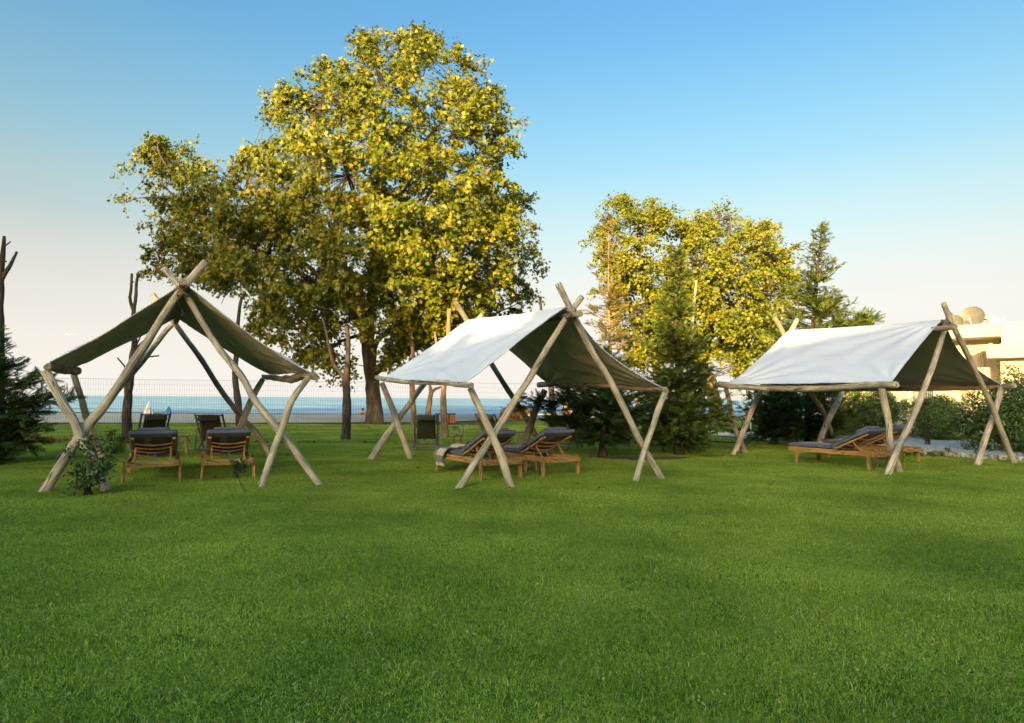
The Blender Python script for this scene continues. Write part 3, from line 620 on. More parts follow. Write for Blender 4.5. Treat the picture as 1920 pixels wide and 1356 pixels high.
# ------------------------------------------------------------------ canopies
def canopy(label, spec):
    g = {k: G(*v) for k, v in spec['feet'].items()}
    base = (g['A']+g['B']+g['C']+g['D'])/4; base.z = 0
    root = empty('pole_canopy', base, 0, label, 'canopy', 'pole canopies on the lawn')
    sd = spec['seed']
    for i, (plane, off, rads, pts, mm) in enumerate(spec['long']):
        a, b = g[plane[0]], g[plane[1]]
        q = [RP(x, y, a, b, off) for x, y in pts]; q[0] = q[0]+(q[0]-q[1]).normalized()*.06
        MB_ = MB(base); MB_.tube(q, [w_*.74 for w_ in rads], 16, 44, .16, sd+i); MB_.build('long_pole', mm, root, smooth=True)
    for i, (plane, off, rads, pts, mm) in enumerate(spec['short']):
        a, b = g[plane[0]], g[plane[1]]
        q = [RP(x, y, a, b, off) for x, y in pts]; q[0] = q[0]+(q[0]-q[1]).normalized()*.06
        MB_ = MB(base); MB_.tube(q, [w_*.74 for w_ in rads], 16, 32, .18, sd+10+i); MB_.build('short_pole', mm, root, smooth=True)
    for i, (rads, pts, bm) in enumerate(spec['eaves']):
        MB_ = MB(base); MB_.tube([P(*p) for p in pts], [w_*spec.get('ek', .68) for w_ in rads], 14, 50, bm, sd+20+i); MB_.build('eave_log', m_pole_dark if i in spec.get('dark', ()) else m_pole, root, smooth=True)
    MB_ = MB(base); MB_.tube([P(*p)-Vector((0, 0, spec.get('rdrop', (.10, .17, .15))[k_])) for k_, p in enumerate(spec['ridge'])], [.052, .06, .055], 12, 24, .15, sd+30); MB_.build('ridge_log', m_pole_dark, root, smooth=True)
    for si, (rf, rb, ef, eb, sagm, inflate, rsag) in enumerate(spec['slopes']):
        rf, rb, ef, eb = (P(*p) for p in (rf, rb, ef, eb))
        nrm = (ef-rf).cross(eb-ef).normalized()
        if nrm.z < 0: nrm = -nrm
        def surf(a, b, o_):      # a: ridge 0 -> eave 1 ; b: front 0 -> back 1
            p = (rf.lerp(rb, b)).lerp(ef.lerp(eb, b), a)
            p = p - Vector((0, 0, 1))*rsag*math.sin(math.pi*b)*(1-a)
            s = math.sin(math.pi*a)
            p = p - Vector((0, 0, sagm*s))
            # edges pull inwards between their ties
            ctr = (rf.lerp(rb, .5)).lerp(ef.lerp(eb, .5), a); p = p.lerp(ctr, inflate*s*abs(2*b-1)**3*.35)
            # radiating tension folds
            fo = 0
            for cb, ca in ((0, 0), (1, 0), (0, 1), (1, 1)):
                dx, dy = abs(a-ca), abs(b-cb); th = math.atan2(dy, dx+1e-5); rr = math.hypot(dx, dy)
                fo += math.sin(th*17+sd+ca*3+cb*5+si)*math.exp(-rr*2.4)*.034*min(1, rr*6)
            fo += .010*math.sin(b*26+3*math.sin(a*2+sd)+a*2.5)*s*.6+.02*mnoise.noise(Vector((a*2.5, b*4, sd+si)))*s
            if a > .96: fo += .006*math.sin(b*60)
            return p+nrm*(fo+o_+.055)-base
        for nm, o_, mm, fl in (('canvas_top', .0, m_can_out, False), ('canvas_lining', -.012, m_can_in, True)):
            mb = MB(); mb.grid(lambda a, b: surf(a, b, o_), 56, 72); ob = mb.build(nm, mm, root, smooth=True)
        mb = MB()     # hem joining both layers along the open edges
        for b in (0, 1):
            mb.tube([surf(a/20, b, -.006) for a in range(21)], .009, 6, 42)
        mb.tube([surf(1, b/20, -.006) for b in range(21)], .010, 6, 42); mb.build('hem', m_can_out if spec.get('whitehem', True) else m_can_in, root, smooth=True)
        for sb in (.34, .67):
            mb = MB(); mb.tube([surf(a/24, sb, .0) for a in range(25)], .004, 5, 50); mb.build('seam', m_can_out, root, smooth=True); mb = MB(); mb.tube([surf(a/24, sb, -.014) for a in range(25)], .007, 5, 50); mb.build('lining_seam', m_can_in, root, smooth=True)
    for q in spec['lash']:
        c_ = P(*q)-base; mb = MB(); k_ = 60
        for ax_ in (1, -1):
            mb.tube([c_+Vector((math.cos(t*.9)*.085, math.sin(t*.9)*.10, math.cos(t*.9)*.07*ax_+(t/k_-.5)*.05)) for t in range(k_//2)], .008, 5, 90)
        mb.build('lashing', m_rope, root, smooth=True)
    return root
m_rope = noisy('jute_rope', [(.3, (.10, .075, .05)), (.7, (.2, .16, .11))], 40, .9, .3, .003)
m_can_seam = fabric('canvas_seam', (.30, .30, .27), (.36, .36, .32))
L0, S0 = m_pole, m_pole
canopy('left canopy of crossed poles with its olive lining facing the lawn', dict(seed=1, lash=[(344,545,9.75)], whitehem=False, rdrop=(.03, .12, .12),
    feet=dict(A=(88, 920), B=(597, 909), C=(107, 860), D=(512, 862)),
    long=[('AB', -.07, [.095, .09, .085, .08, .075], [(88,920),(126,860),(169,797),(202,758),(253,681),(275,648),(306,598),(341,547),(388,492)], L0),
          ('AB', .06, [.078, .075, .07, .065, .06], [(597,909),(553,848),(522,808),(478,753),(452,706),(411,655),(385,616),(344,548),(304,501)], L0),
          ('CD', .07, [.085, .08, .075, .07], [(107,860),(146,815),(190,763),(240,706),(272,667),(305,624),(325,603),(348,576)], L0),
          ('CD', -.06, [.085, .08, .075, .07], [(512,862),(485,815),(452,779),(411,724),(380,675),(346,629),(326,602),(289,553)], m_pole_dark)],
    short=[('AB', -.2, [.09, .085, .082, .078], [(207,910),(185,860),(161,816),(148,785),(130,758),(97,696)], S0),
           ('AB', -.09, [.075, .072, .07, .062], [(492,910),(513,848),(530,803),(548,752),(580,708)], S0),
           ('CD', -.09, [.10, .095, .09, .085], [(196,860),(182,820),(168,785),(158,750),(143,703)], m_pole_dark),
           ('CD', -.15, [.10, .10, .09, .075], [(436,838),(452,808),(468,770),(480,742),(498,711)], S0)],
    eaves=[([.07, .085, .11, .12], [(88,688,9.2),(98,688,9.9),(118,694,11.8),(146,695,14.2)], .35), ([.075, .095, .10, .075], [(592,707,10.1),(575,704,10.8),(535,711,12.6),(494,706,14.6)], .4)],
    dark=(0, 1), ridge=[(344,525,9.45),(338,560,11.6),(330,595,14.3)],
    slopes=[((345,540,9.75),(331,600,14.0),(98,684,9.6),(143,692,13.9),.03,.1,0), ((345,540,9.75),(331,600,14.0),(576,702,10.3),(503,705,14.0),.05,.1,0)]))
canopy('middle canopy of crossed poles with sunlit white canvas over two loungers', dict(seed=2, lash=[(1071,588,10.6)],
    feet=dict(A=(862, 915), B=(1236, 897), C=(697, 861), D=(1018, 852)),
    long=[('AB', .05, [.080, .078, .072, .065], [(862,916),(887,877),(923,822),(950,780),(973,742),(993,713),(1030,650),(1067,592),(1094,556)], L0),
          ('AB', -.06, [.070, .075, .07, .075], [(1237,897),(1220,868),(1193,820),(1160,753),(1133,700),(1107,660),(1070,587),(1043,533)], L0),
          ('CD', .06, [.10, .095, .085, .08], [(697,861),(717,830),(737,801),(767,760),(797,719),(840,668),(882,617),(906,590)], L0),
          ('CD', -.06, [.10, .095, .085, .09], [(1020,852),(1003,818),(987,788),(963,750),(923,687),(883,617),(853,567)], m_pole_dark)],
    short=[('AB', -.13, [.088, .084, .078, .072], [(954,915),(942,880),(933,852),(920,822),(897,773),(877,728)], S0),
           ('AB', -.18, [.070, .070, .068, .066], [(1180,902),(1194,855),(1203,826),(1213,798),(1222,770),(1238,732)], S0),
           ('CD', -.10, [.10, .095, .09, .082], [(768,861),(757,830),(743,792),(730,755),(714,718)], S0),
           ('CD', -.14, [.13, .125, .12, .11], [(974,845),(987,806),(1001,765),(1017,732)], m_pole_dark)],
    eaves=[([.075, .07, .07, .065], [(706,708,14.7),(740,714,13.4),(783,717,12.3),(826,717,11.2),(860,721,10.3),(884,723,9.7)], .22),
           ([.10, .10, .085, .075], [(1010,722,16.3),(1040,720,15.5),(1110,721,13.6),(1180,727,12.3),(1249,731,11.3)], .15)],
    dark=(1,), ridge=[(1088,577,10.3),(985,590,12.8),(872,600,15.7)],
    slopes=[((1063,580,10.75),(880,603,15.2),(874,722,10.05),(720,713,14.2),.03,.12,.03), ((1063,580,10.75),(880,603,15.2),(1240,731,11.3),(1024,721,15.7),.08,.4,.03)]))
canopy('right canopy of crossed poles with shaded white canvas beside the cream house', dict(seed=3, lash=[(1773,610,13.45)], ek=.84, rdrop=(.15, .2, .17),
    feet=dict(A=(1664, 889), B=(1887, 868), C=(1370, 851), D=(1572, 836)),
    long=[('AB', -.02, [.085, .080, .075, .066], [(1662,890),(1674,860),(1688,828),(1706,790),(1723,750),(1748,684),(1770,616),(1779,588)], L0),
          ('AB', -.14, [.080, .080, .078, .070], [(1888,868),(1873,831),(1845,759),(1820,706),(1792,649),(1770,606),(1755,570)], L0),
          ('CD', -.10, [.10, .095, .09, .085], [(1370,852),(1381,825),(1392,797),(1405,765),(1420,734),(1453,670),(1474,628),(1489,600)], L0),
          ('CD', .08, [.10, .095, .09, .085], [(1573,838),(1566,818),(1551,777),(1523,733),(1494,672),(1474,626),(1457,595)], m_pole_dark)],
    short=[('AB', .13, [.080, .080, .085, .085], [(1699,885),(1690,855),(1682,828),(1677,785),(1666,728)], S0),
           ('AB', .04, [.10, .095, .085, .080], [(1836,871),(1846,838),(1855,811),(1870,771),(1881,726)], S0),
           ('CD', .08, [.085, .085, .08, .08], [(1401,850),(1393,826),(1382,800),(1375,765),(1366,729)], S0),
           ('CD', -.10, [.12, .12, .115, .11], [(1528,838),(1538,808),(1552,777),(1563,757),(1574,733)], S0)],
    eaves=[([.10, .09, .09, .085, .08], [(1350,721,17.0),(1375,724,16.4),(1429,728,15.6),(1500,729,14.6),(1570,727,13.7),(1632,722,12.9),(1681,721,12.3)], .15),
           ([.09, .085, .08, .08], [(1552,730,20.4),(1679,729,17.6),(1789,728,16.0),(1884,725,14.9),(1902,722,14.7)], .15)],
    dark=(1,), ridge=[(1792,600,13.0),(1640,610,15.2),(1466,621,18.9)],
    slopes=[((1768,603,13.6),(1482,622,18.2),(1671,722,12.55),(1366,724,16.5),.02,.08,.02), ((1768,603,13.6),(1482,622,18.2),(1880,727,14.95),(1566,730,20.0),.12,.25,.02)]))

# ------------------------------------------------------------------ loungers
def cushion(mb, c, size, rot=None, bulge=.012, seed=0):
    c = Vector(c); nx, ny = 10, 16; hx, hy, hz = (s/2 for s in size)
    def top(a, b, s):
        x = (2*a-1); y = (2*b-1); ed = (1-abs(x)**6)*(1-abs(y)**10)
        q = Vector((x*hx*(1-.0), y*hy, s*(hz*(.72+.28*ed)+bulge*ed*mnoise.noise(Vector((x*2, y*4, seed)))*1.0)))
        return c+(rot @ q if rot else q)
    mb.grid(lambda a, b: top(a, b, 1), nx, ny, flip=False); mb.grid(lambda a, b: top(a, b, -1), nx, ny, flip=True)
    per = [(a/nx, 0) for a in range(nx+1)]+[(1, b/ny) for b in range(1, ny+1)]+[(1-a/nx, 1) for a in range(1, nx+1)]+[(0, 1-b/ny) for b in range(1, ny)]
    n = len(per); vs = [top(a, b, 1) for a, b in per]
    def mid(a, b):
        q = Vector(((2*a-1)*(hx+.012), (2*b-1)*(hy+.012), 0)); return c+(rot @ q if rot else q)
    vs += [mid(a, b) for a, b in per]+[top(a, b, -1) for a, b in per]
    fs = []
    for i in range(n):
        j = (i+1) % n; fs += [(i, n+i, n+j, j), (n+i, 2*n+i, 2*n+j, n+j)]
    mb.add(vs, fs)
    return [top(a, b, 1) for a, b in per]
def make_lounger():
    root = empty('sun_lounger', (0, 0, 0), 0, 'x', 'sun lounger', 'cushioned teak sun loungers')
    for s in (-1, 1):
        mb = MB(); mb.box((s*.36, 1.0, .305), (.035, 2.02, .095)); mb.build('side_rail', m_teak, root, bevel=.006)
    for s in (-1, 1):
        for y, k in ((.14, -1), (1.72, 1)):
            mb = MB(); mb.beam((s*.398, y-k*-.02, .345), (s*.405, y+k*.06, 0), .040, .075, up=(0, 1, 0)); mb.build('leg', m_teak, root, bevel=.006)
    for y, z in ((.0, .285), (.17, .30), (1.94, .30)):
        mb = MB(); mb.box((0, y, z), (.69, .045, .06)); mb.build('crossbar', m_teak, root, bevel=.006)
    for y in (.06, .10):
        mb = MB(); mb.tube([(-.34, y, .30), (.34, y, .30)], .006, 6, 3); mb.build('metal_rod', m_grey, root, smooth=True)
    for i in range(9):
        mb = MB(); mb.box((0, .95+i*.11, .345), (.66, .06, .016)); mb.build('seat_slat', m_teak, root, bevel=.004)
    ang = R(25); hy, hz = .90, .365; d = Vector((0, -math.cos(ang), math.sin(ang))); nrm = Vector((0, math.sin(ang), math.cos(ang)))
    Lb = .80; h = Vector((0, hy, hz))
    for s in (-1, 1):
        mb = MB(); mb.beam(h+Vector((s*.30, 0, 0)), h+Vector((s*.30, 0, 0))+d*Lb, .035, .055, up=(1, 0, 0)); mb.build('backrest_bar', m_teak, root, bevel=.006)
        mb = MB(); mb.beam(h+Vector((s*.26, 0, 0))+d*.42-nrm*.02, Vector((s*.26, .28, .30)), .022, .028, up=(1, 0, 0)); mb.build('brace', m_teak, root, bevel=.004)
    for t in (.12, .32, .52, .72):
        mb = MB(); c = h+d*Lb*t*1.05-nrm*.012
        mb.tube([c+Vector((-.29, 0, 0)), c+Vector((-.1, 0, 0))-nrm*.035, c+Vector((.1, 0, 0))-nrm*.035, c+Vector((.29, 0, 0))], .016, 8, 14); mb.build('back_slat', m_teak, root, smooth=True)
    mb = MB(); pr = cushion(mb, (0, 1.44, .40), (.66, 1.12, .085), None, .02, 3); sc = mb.build('seat_cushion', m_cush, root, smooth=True)
    mp = MB(); mp.tube(pr+[pr[0]], .006, 5, 80); mp.build('piping', m_cush_under, sc, smooth=True)
    xr = Matrix((Vector((1, 0, 0)), -d, nrm)).transposed()
    mb = MB(); pr = cushion(mb, h+d*(Lb*.5+.02)+nrm*.075, (.68, Lb+.14, .085), xr, .02, 8); bc = mb.build('back_cushion', m_cush, root, smooth=True)
    mp = MB(); mp.tube(pr+[pr[0]], .006, 5, 80); mp.build('piping', m_cush_under, bc, smooth=True)
    mb = MB(); mb.grid(lambda a, b: h+d*(Lb*(.04+.92*a))+nrm*.028+Vector((.62*(b-.5), 0, 0)), 2, 2); mb.build('cushion_backing', m_cush_under, root)
    mb = MB(); cushion(mb, h+d*(Lb*.86)+nrm*.155, (.46, .24, .085), xr, .02, 12); mb.build('headrest_pillow', m_cush, root, smooth=True)
    mb = MB(); c = h+d*Lb*.42
    mb.tube([c+Vector((-.35, 0, 0))+nrm*.07, c+Vector((-.345, 0, 0))-nrm*.02, c+Vector((-.15, 0, 0))-nrm*.065, c+Vector((.02, 0, 0))-nrm*.09, c+Vector((.2, 0, 0))-nrm*.06, c+Vector((.345, 0, 0))-nrm*.02, c+Vector((.35, 0, 0))+nrm*.07], .009, 6, 40)
    k = c+Vector((.02, 0, 0))-nrm*.09
    mb.tube([k, k+Vector((-.05, -.02, .02)), k+Vector((-.11, -.02, -.02))], .008, 5, 9); mb.tube([k, k+Vector((.03, -.02, -.06)), k+Vector((.03, -.02, -.13))], .009, 5, 9); mb.tube([k, k+Vector((-.01, -.02, -.05)), k+Vector((.0, -.03, -.10))], .008, 5, 9)
    mb.build('tie_strap', m_strap, root, smooth=True); return root
L1 = make_lounger()
def put(o, p, ang, label):
    o.location = (p[0], p[1], 0); o.rotation_euler = (0, 0, ang); o['label'] = label; return o
def rear_center(a, b):  # pixels of the two rear feet
    q = (G(*a)+G(*b))/2; return q
H1 = R(28)
def loc_from_rear(a, b, ang):
    q = rear_center(a, b); y = Vector((-math.sin(ang), math.cos(ang), 0)); return q - y*.10
put(L1, loc_from_rear((237, 905), (331, 903), H1), H1, 'left lounger of the pair under the left canopy, nearest the rose bush')
L2 = put(copy_tree(L1), loc_from_rear((384, 900), (470, 897), R(26)), R(26), 'right lounger of the pair under the left canopy')
L3 = put(copy_tree(L1), loc_from_rear((904, 901), (972, 896), R(33)), R(33), 'lounger under the middle canopy with a striped towel draped over its side')
L4 = put(copy_tree(L1), loc_from_rear((1020, 894), (1081, 890), R(34)), R(34), 'lounger under the middle canopy without a towel, right of the stool')
L5 = put(copy_tree(L1), loc_from_rear((1628, 880), (1672, 878), R(30)), R(30), 'nearer lounger of the pair under the right canopy')
L6 = put(copy_tree(L1), loc_from_rear((1678, 868), (1728, 868), R(30)), R(30), 'farther lounger under the right canopy, partly behind the nearer one and the near poles')

# towel on L3
def towel():
    root = L3; Mx = Matrix.Translation(root.location) @ Matrix.Rotation(root.rotation_euler.z, 4, 'Z')
    path = [Vector((.22, 1.30, .462)), Vector((.0, 1.36, .475)), Vector((-.2, 1.40, .468)), Vector((-.335, 1.42, .462)), Vector((-.40, 1.43, .40)), Vector((-.43, 1.43, .28)), Vector((-.445, 1.44, .13))]
    rs, _ = resample(path, 30); mb = MB(root.location)
    def fn(a, b):
        i = a*29; k = min(28, int(i)); p = rs[k].lerp(rs[k+1], i-k); wd = .34-.10*a
        off = (b-.5)*wd+.02*math.sin(a*9); fold = .022*math.sin(b*19+a*4)+.010*math.sin(b*37+a*9)
        n = Vector((0, 0, 1)) if a < .5 else Vector((-1, 0, .1)); q = p+Vector((.06*math.sin(a*6), off, 0))+n*(fold+.024)
        return Mx @ q
    mb.grid(fn, 40, 40); o = mb.build('towel', m_towel, None, smooth=True); o.location = root.location
    sd = o.modifiers.new('thick', 'SOLIDIFY'); sd.thickness = .006
    tag(o, 'grey and beige striped towel hanging over the side of a lounger under the middle canopy', 'towel')
towel()

# ------------------------------------------------------------------ deck chairs
def make_deck_chair(sling):
    root = empty('deck_chair', (0, 0, 0), 0, 'x', 'deck chair', 'folding deck chairs facing the sea')
    At, Ab = Vector((0, -.40, .96)), Vector((0, .48, .0)); Bt, Bb = Vector((0, .50, .40)), Vector((0, -.40, .0))
    for s in (-1, 1):
        X = Vector((s*.315, 0, 0)); mb = MB(); mb.beam(Ab+X, At+X*1.0, .024, .045, up=(1, 0, 0)); mb.build('back_rail', m_frame, root, bevel=.005)
        X = Vector((s*.28, 0, 0)); mb = MB(); mb.beam(Bb+X, Bt+X, .024, .045, up=(1, 0, 0)); mb.build('seat_rail', m_frame, root, bevel=.005)
        mb = MB(); mb.beam(At.lerp(Ab, .36)+Vector((s*.345, 0, 0)), Bb.lerp(Bt, .22)+Vector((s*.345, 0, 0)), .018, .032, up=(1, 0, 0)); mb.build('prop_stick', m_frame, root, bevel=.004)
    for p in (At.lerp(Ab, .03), Bt.lerp(Bb, .02), Bb.lerp(Bt, .04), Ab.lerp(At, .12), Bb.lerp(Bt, .22)):
        mb = MB(); mb.tube([p+Vector((-.34, 0, 0)), p+Vector((.34, 0, 0))], .016, 8, 3); mb.build('crossbar', m_frame, root, smooth=True)
    mb = MB(); path, _ = resample([At.lerp(Ab, .03)+Vector((0, -.02, .01)), Vector((0, -.17, .62)), Vector((0, .03, .33)), Vector((0, .24, .27)), Bt+Vector((0, .0, .02))], 28)
    mb.grid(lambda a, b: path[min(27, int(round(a*27)))]+Vector((.50*(b-.5), 0, .012*math.cos((b-.5)*3))), 27, 8); o = mb.build('sling', sling, root, smooth=True)
    sd = o.modifiers.new('thick', 'SOLIDIFY'); sd.thickness = .004
    mb = MB(); p0 = At.lerp(Ab, .03); mb.grid(lambda a, b: p0+Vector((.50*(b-.5), -.024-.14*a*.2, -.13*a)), 4, 4); o = mb.build('sling_pocket', sling, root, smooth=True); sd = o.modifiers.new('thick', 'SOLIDIFY'); sd.thickness = .004
    return root
def pose(o, px, py, ang, label):
    q = G(px, py); put(o, q, ang, label); return o
D1 = pose(make_deck_chair(m_sling), 285, 846, R(38), 'left deck chair behind the loungers of the left canopy')
D2 = pose(copy_tree(D1), 398, 848, R(9), 'right deck chair behind the loungers of the left canopy, beside the stool')
D3 = pose(copy_tree(D1), 799, 843, R(5), 'olive deck chair at the left leg of the middle canopy, beside the glasses')
D4 = pose(make_deck_chair(m_sling_sunlit), 921, 838, R(-28), 'deck chair with sun-glow coloured sling behind the crossed poles of the middle canopy')
D5 = pose(copy_tree(D1), 1052, 842, R(-30), 'deck chair mostly hidden behind the right lounger of the middle canopy')

# ------------------------------------------------------------------ stools
def make_stool(m, nl=4):
    root = empty('stool', (0, 0, 0), 0, 'x', 'stool', 'small round wooden stools')
    mb = MB(); mb.lathe([(.0, .425), (.17, .425), (.185, .435), (.188, .455), (.182, .465), (0, .467)], seg=24); mb.build('seat', m, root, smooth=False, bevel=.003)
    for k in range(nl):
        a = R(45+360/nl*k); c, s = math.cos(a), math.sin(a); mb = MB(); mb.tube([(c*.19, s*.19, 0), (c*.125, s*.125, .43)], [.026, .022], 8, 6, .1, k); mb.build('leg', m, root, smooth=True)
    for k in range(nl):
        a, b = R(45+360/nl*k), R(45+360/nl*(k+1)); r = .165; z = .16 if k % 2 else .13
        mb = MB(); mb.tube([(math.cos(a)*r, math.sin(a)*r, z), (math.cos(b)*r, math.sin(b)*r, z)], .012, 6, 3); mb.build('rung', m, root, smooth=True)
    return root
S1 = pose(make_stool(m_pine), 340, 852, R(20), 'pale wooden stool between the two deck chairs of the left canopy')
S2 = pose(copy_tree(S1), 857, 850, R(10), 'wooden stool holding the glasses and water jug under the middle canopy')
for ch in S2.children: ch.data = ch.data.copy(); ch.data.materials[0] = m_teak
S3 = pose(copy_tree(S1), 988, 884, R(35), 'wooden stool between the two loungers under the middle canopy')
S4 = pose(copy_tree(S1), 978, 840, R(5), 'wooden stool by the far pole of the middle canopy')
S5 = put(copy_tree(S1), (8.15, 13.95), R(15), 'wooden stool standing between the two loungers of the right canopy')
# glasses and jug
c2 = S2.location
def wineglass(dx, dy, label):
    mb = MB(); mb.lathe([(.0, 0), (.034, .002), (.006, .008), (.004, .09), (.012, .10), (.034, .13), (.040, .165), (.034, .21), (.032, .21), (.037, .165), (.031, .133), (.0, .105)], seg=18)
    o = mb.build('wine_glass', m_glass, None, smooth=True); o.location = (c2[0]+dx, c2[1]+dy, .467); tag(o, label, 'wine glass', 'wine glasses on the stool')
wineglass(-.10, .02, 'outer stemmed glass on the stool, farther from the jug'); wineglass(-.02, -.04, 'stemmed glass on the stool right next to the jug')
mb = MB(); mb.box((0, 0, .12), (.13, .13, .24)); root = empty('water_jug', (c2[0]+.085, c2[1]+.03, .468), R(12), 'square clear glass water jug on the stool under the middle canopy', 'jug')
o = MB().lathe([(.0, .004), (.072, .0), (.078, .02), (.076, .2), (.06, .235), (.062, .26), (.056, .26), (.054, .235), (.068, .2), (.07, .02), (0, .012)], seg=8).build('jug_body', m_glass, root, smooth=False, bevel=.004)
MB().lathe([(0, .014), (.066, .016), (.066, .15), (0, .15)], seg=8).build('water', m_glass, root)
MB().tube([(.06, 0, .22), (.11, 0, .21), (.115, 0, .14), (.07, 0, .08)], .008, 6, 14).build('handle', m_glass, root, smooth=True)

# ------------------------------------------------------------------ shrubs, hedges
def bush(name, label, cat, c, rad, n, m, tmpl, size, box=False, stems=6, seed=0, group=None, shell=.55, up=.4, stem_m=None, flowers=0, fm=None):
    rng = np.random.default_rng(seed+100); c = Vector(c); root = empty(name, (c.x, c.y, 0), 0, label, cat, group); rad = np.array(rad, float)
    nc = max(6, n//28); cc = rng.normal(size=(nc, 3)); cc /= np.linalg.norm(cc, axis=1, keepdims=True)
    if box:
        cc = rng.uniform(-1, 1, (nc, 3)); k = rng.integers(0, 3, nc); sg = np.sign(rng.normal(size=nc)); cc[np.arange(nc), k] = sg*rng.uniform(shell, 1, nc)
    else: cc *= rng.uniform(shell, 1.05, (nc, 1))**.8
    cc = cc*rad; ctr = np.array([0, 0, c.z])
    pos = np.repeat(cc, 28, axis=0)+rng.normal(size=(nc*28, 3))*rad.min()*(.16 if not box else .13)
    nr = pos/rad+rng.normal(size=pos.shape)*.7+np.array([0, -.1, up]); pos = pos+ctr; ok = pos[:, 2] > .03; pos = pos[ok]; nr = nr[ok]
    X, Y, Z = frames(nr, rng); tv, tf = tmpl; V, cn, L = scatter(tv, tf, pos, X, Y, Z, size*rng.uniform(.6, 1.25, len(pos)))
    np_mesh('foliage', V, cn, L, m, root)
    mb = MB()
    for i in range(stems):
        q = cc[rng.integers(0, nc)]*.8+ctr; mb.tube([(rng.normal()*.06, rng.normal()*.06, -.03), (q[0]*.4, q[1]*.4, max(q[2]*.5, .08)), (q[0], q[1], max(q[2], .12))], [.018*min(1, rad.mean()*1.6), .010*min(1, rad.mean()*1.6), .003], 5, 8, .1, i)
    if stems: mb.build('stems', stem_m or m_bark, root, smooth=True)
    if flowers:
        k = rng.integers(0, nc, flowers); fp = cc[k]*1.06+ctr; fp = fp[fp[:, 2] > .1]; fp = np.repeat(fp, 5, axis=0)+rng.normal(size=(len(fp)*5, 3))*.02
        X, Y, Z = frames(rng.normal(size=fp.shape)+np.array([0, -.6, .6]), rng); V, cn, L = scatter(*lobed(), fp, X, Y, Z, .04); np_mesh('flowers', V, cn, L, fm, root)
    return root
LF = simple_leaf(.3); OL = simple_leaf(.11)
hg = 'clipped hedges by the house'
def W(px, Y): q = P(px, 750, Y); return q.x
bush('hedge', 'tall rounded clipped hedge behind the right canopy at its near poles', 'hedge', (W(1762, 23.5), 23.5, .75), (.72, .6, .85), 11000, m_hedge, LF, .07, seed=1, group=hg, shell=.75)
bush('hedge', 'low flat clipped hedge below the house wall right of the rounded hedge', 'hedge', (W(1797, 23.8), 23.8, .32), (.95, .5, .36), 7000, m_hedge, LF, .06, True, seed=2, group=hg, shell=.8)
bush('hedge', 'long dark hedge behind the right canopy crossing the near poles', 'hedge', (W(1692, 25.2), 25.2, .62), (1.5, .5, .72), 13000, m_hedge, LF, .07, True, seed=3, group=hg, shell=.75)
bush('shrub', 'yellow green leafy shrub behind the urn beneath the right canopy', 'shrub', (W(1600, 25.8), 25.8, .95), (1.25, .8, 1.0), 11000, m_hedge_yel, LF, .08, seed=4, group='garden shrubs')
bush('shrub', 'dark shrub with white roses just right of the terracotta urn', 'shrub', (W(1632, 23.4), 23.4, .55), (.75, .5, .62), 5000, m_hedge, LF, .06, seed=5, group='garden shrubs', flowers=16, fm=m_whiteflower)
bush('shrub', 'leggy shrub with one red flower between the urn and the near poles', 'shrub', (W(1652, 22.6), 22.6, 1.15), (.55, .4, .75), 2400, m_oleander, OL, .16, seed=6, group='garden shrubs', flowers=5, fm=m_flower, stems=9)
bush('oleander', 'oleander with pink flowers between the right canopy and the house', 'shrub', (W(1836, 18.6), 18.6, .85), (.8, .6, .85), 3000, m_oleander, OL, .17, seed=7, group='oleanders', flowers=6, fm=m_flower, stems=14, shell=.3)
bush('oleander', 'big dark oleander at the right edge behind the last pole', 'shrub', (W(1915, 17.9), 17.9, .95), (1.1, .8, 1.1), 7000, m_oleander, OL, .17, seed=8, group='oleanders', stems=18, shell=.35)
bush('shrub', 'arching loose shrub at the right edge with shoots against the lit wall', 'shrub', (W(1925, 19.5), 19.5, 1.7), (1.1, .8, .9), 2200, m_hedge_yel, LF, .075, seed=9, group='garden shrubs', shell=.3, stems=16)
bush('oleander', 'slim young oleander behind the farther lounger of the right canopy', 'shrub', (W(1738, 20.8), 20.8, 1.1), (.55, .4, .62), 900, m_oleander, OL, .15, seed=10, group='oleanders', flowers=5, fm=m_flower, stems=10, shell=.3)
# arching shoots at right edge
sh = empty('climbing_shoots', (W(1915, 19), 19, 0), 0, 'long arching leafy shoots reaching left across the lit wall at the right edge', 'plant')
mb = MB(Vector(sh.location)); pp = []
for pts in ([(1925,780),(1915,720),(1898,695),(1878,684)], [(1930,790),(1918,735),(1905,712),(1893,700)], [(1925,760),(1900,728),(1885,716),(1878,706)], [(1925,750),(1905,720),(1890,718)], [(1928,740),(1912,700),(1906,690),(1892,686)]):
    q = [P(x, y, 18.6) for x, y in pts]; mb.tube(q, [.012, .007, .003], 5, 16); rs, _ = resample(q, 30); pp += [tuple(v-Vector(sh.location)) for v in rs[8:]]
pp = np.repeat(np.array(pp), 5, axis=0)+RNG.normal(size=(len(pp)*5, 3))*.05; X, Y_, Z = frames(RNG.normal(size=pp.shape)+np.array([0, -.3, .6])); V, cn, L = scatter(*LF, pp, X, Y_, Z, .07*RNG.uniform(.6, 1.2, len(pp)))
mb.build('stems', m_bark_warm, sh, smooth=True); np_mesh('leaves', V, cn, L, m_hedge_yel, sh)
bush('rose_bush', 'leafy dark rose bush growing around the near left foot of the left canopy', 'rose bush', (P(170, 850, 9.1).x, 9.1, .44), (.34, .28, .46), 1000, m_rose, LF, .062, seed=12, stems=13, shell=.2)
bush('rose_bush', 'small reddish rose bush beyond the left canopy beside the bare trunk', 'rose bush', (P(214, 830, 15.5).x, 15.5, .35), (.34, .3, .38), 420, m_hedge_yel, LF, .07, seed=13, stems=9, shell=.2)
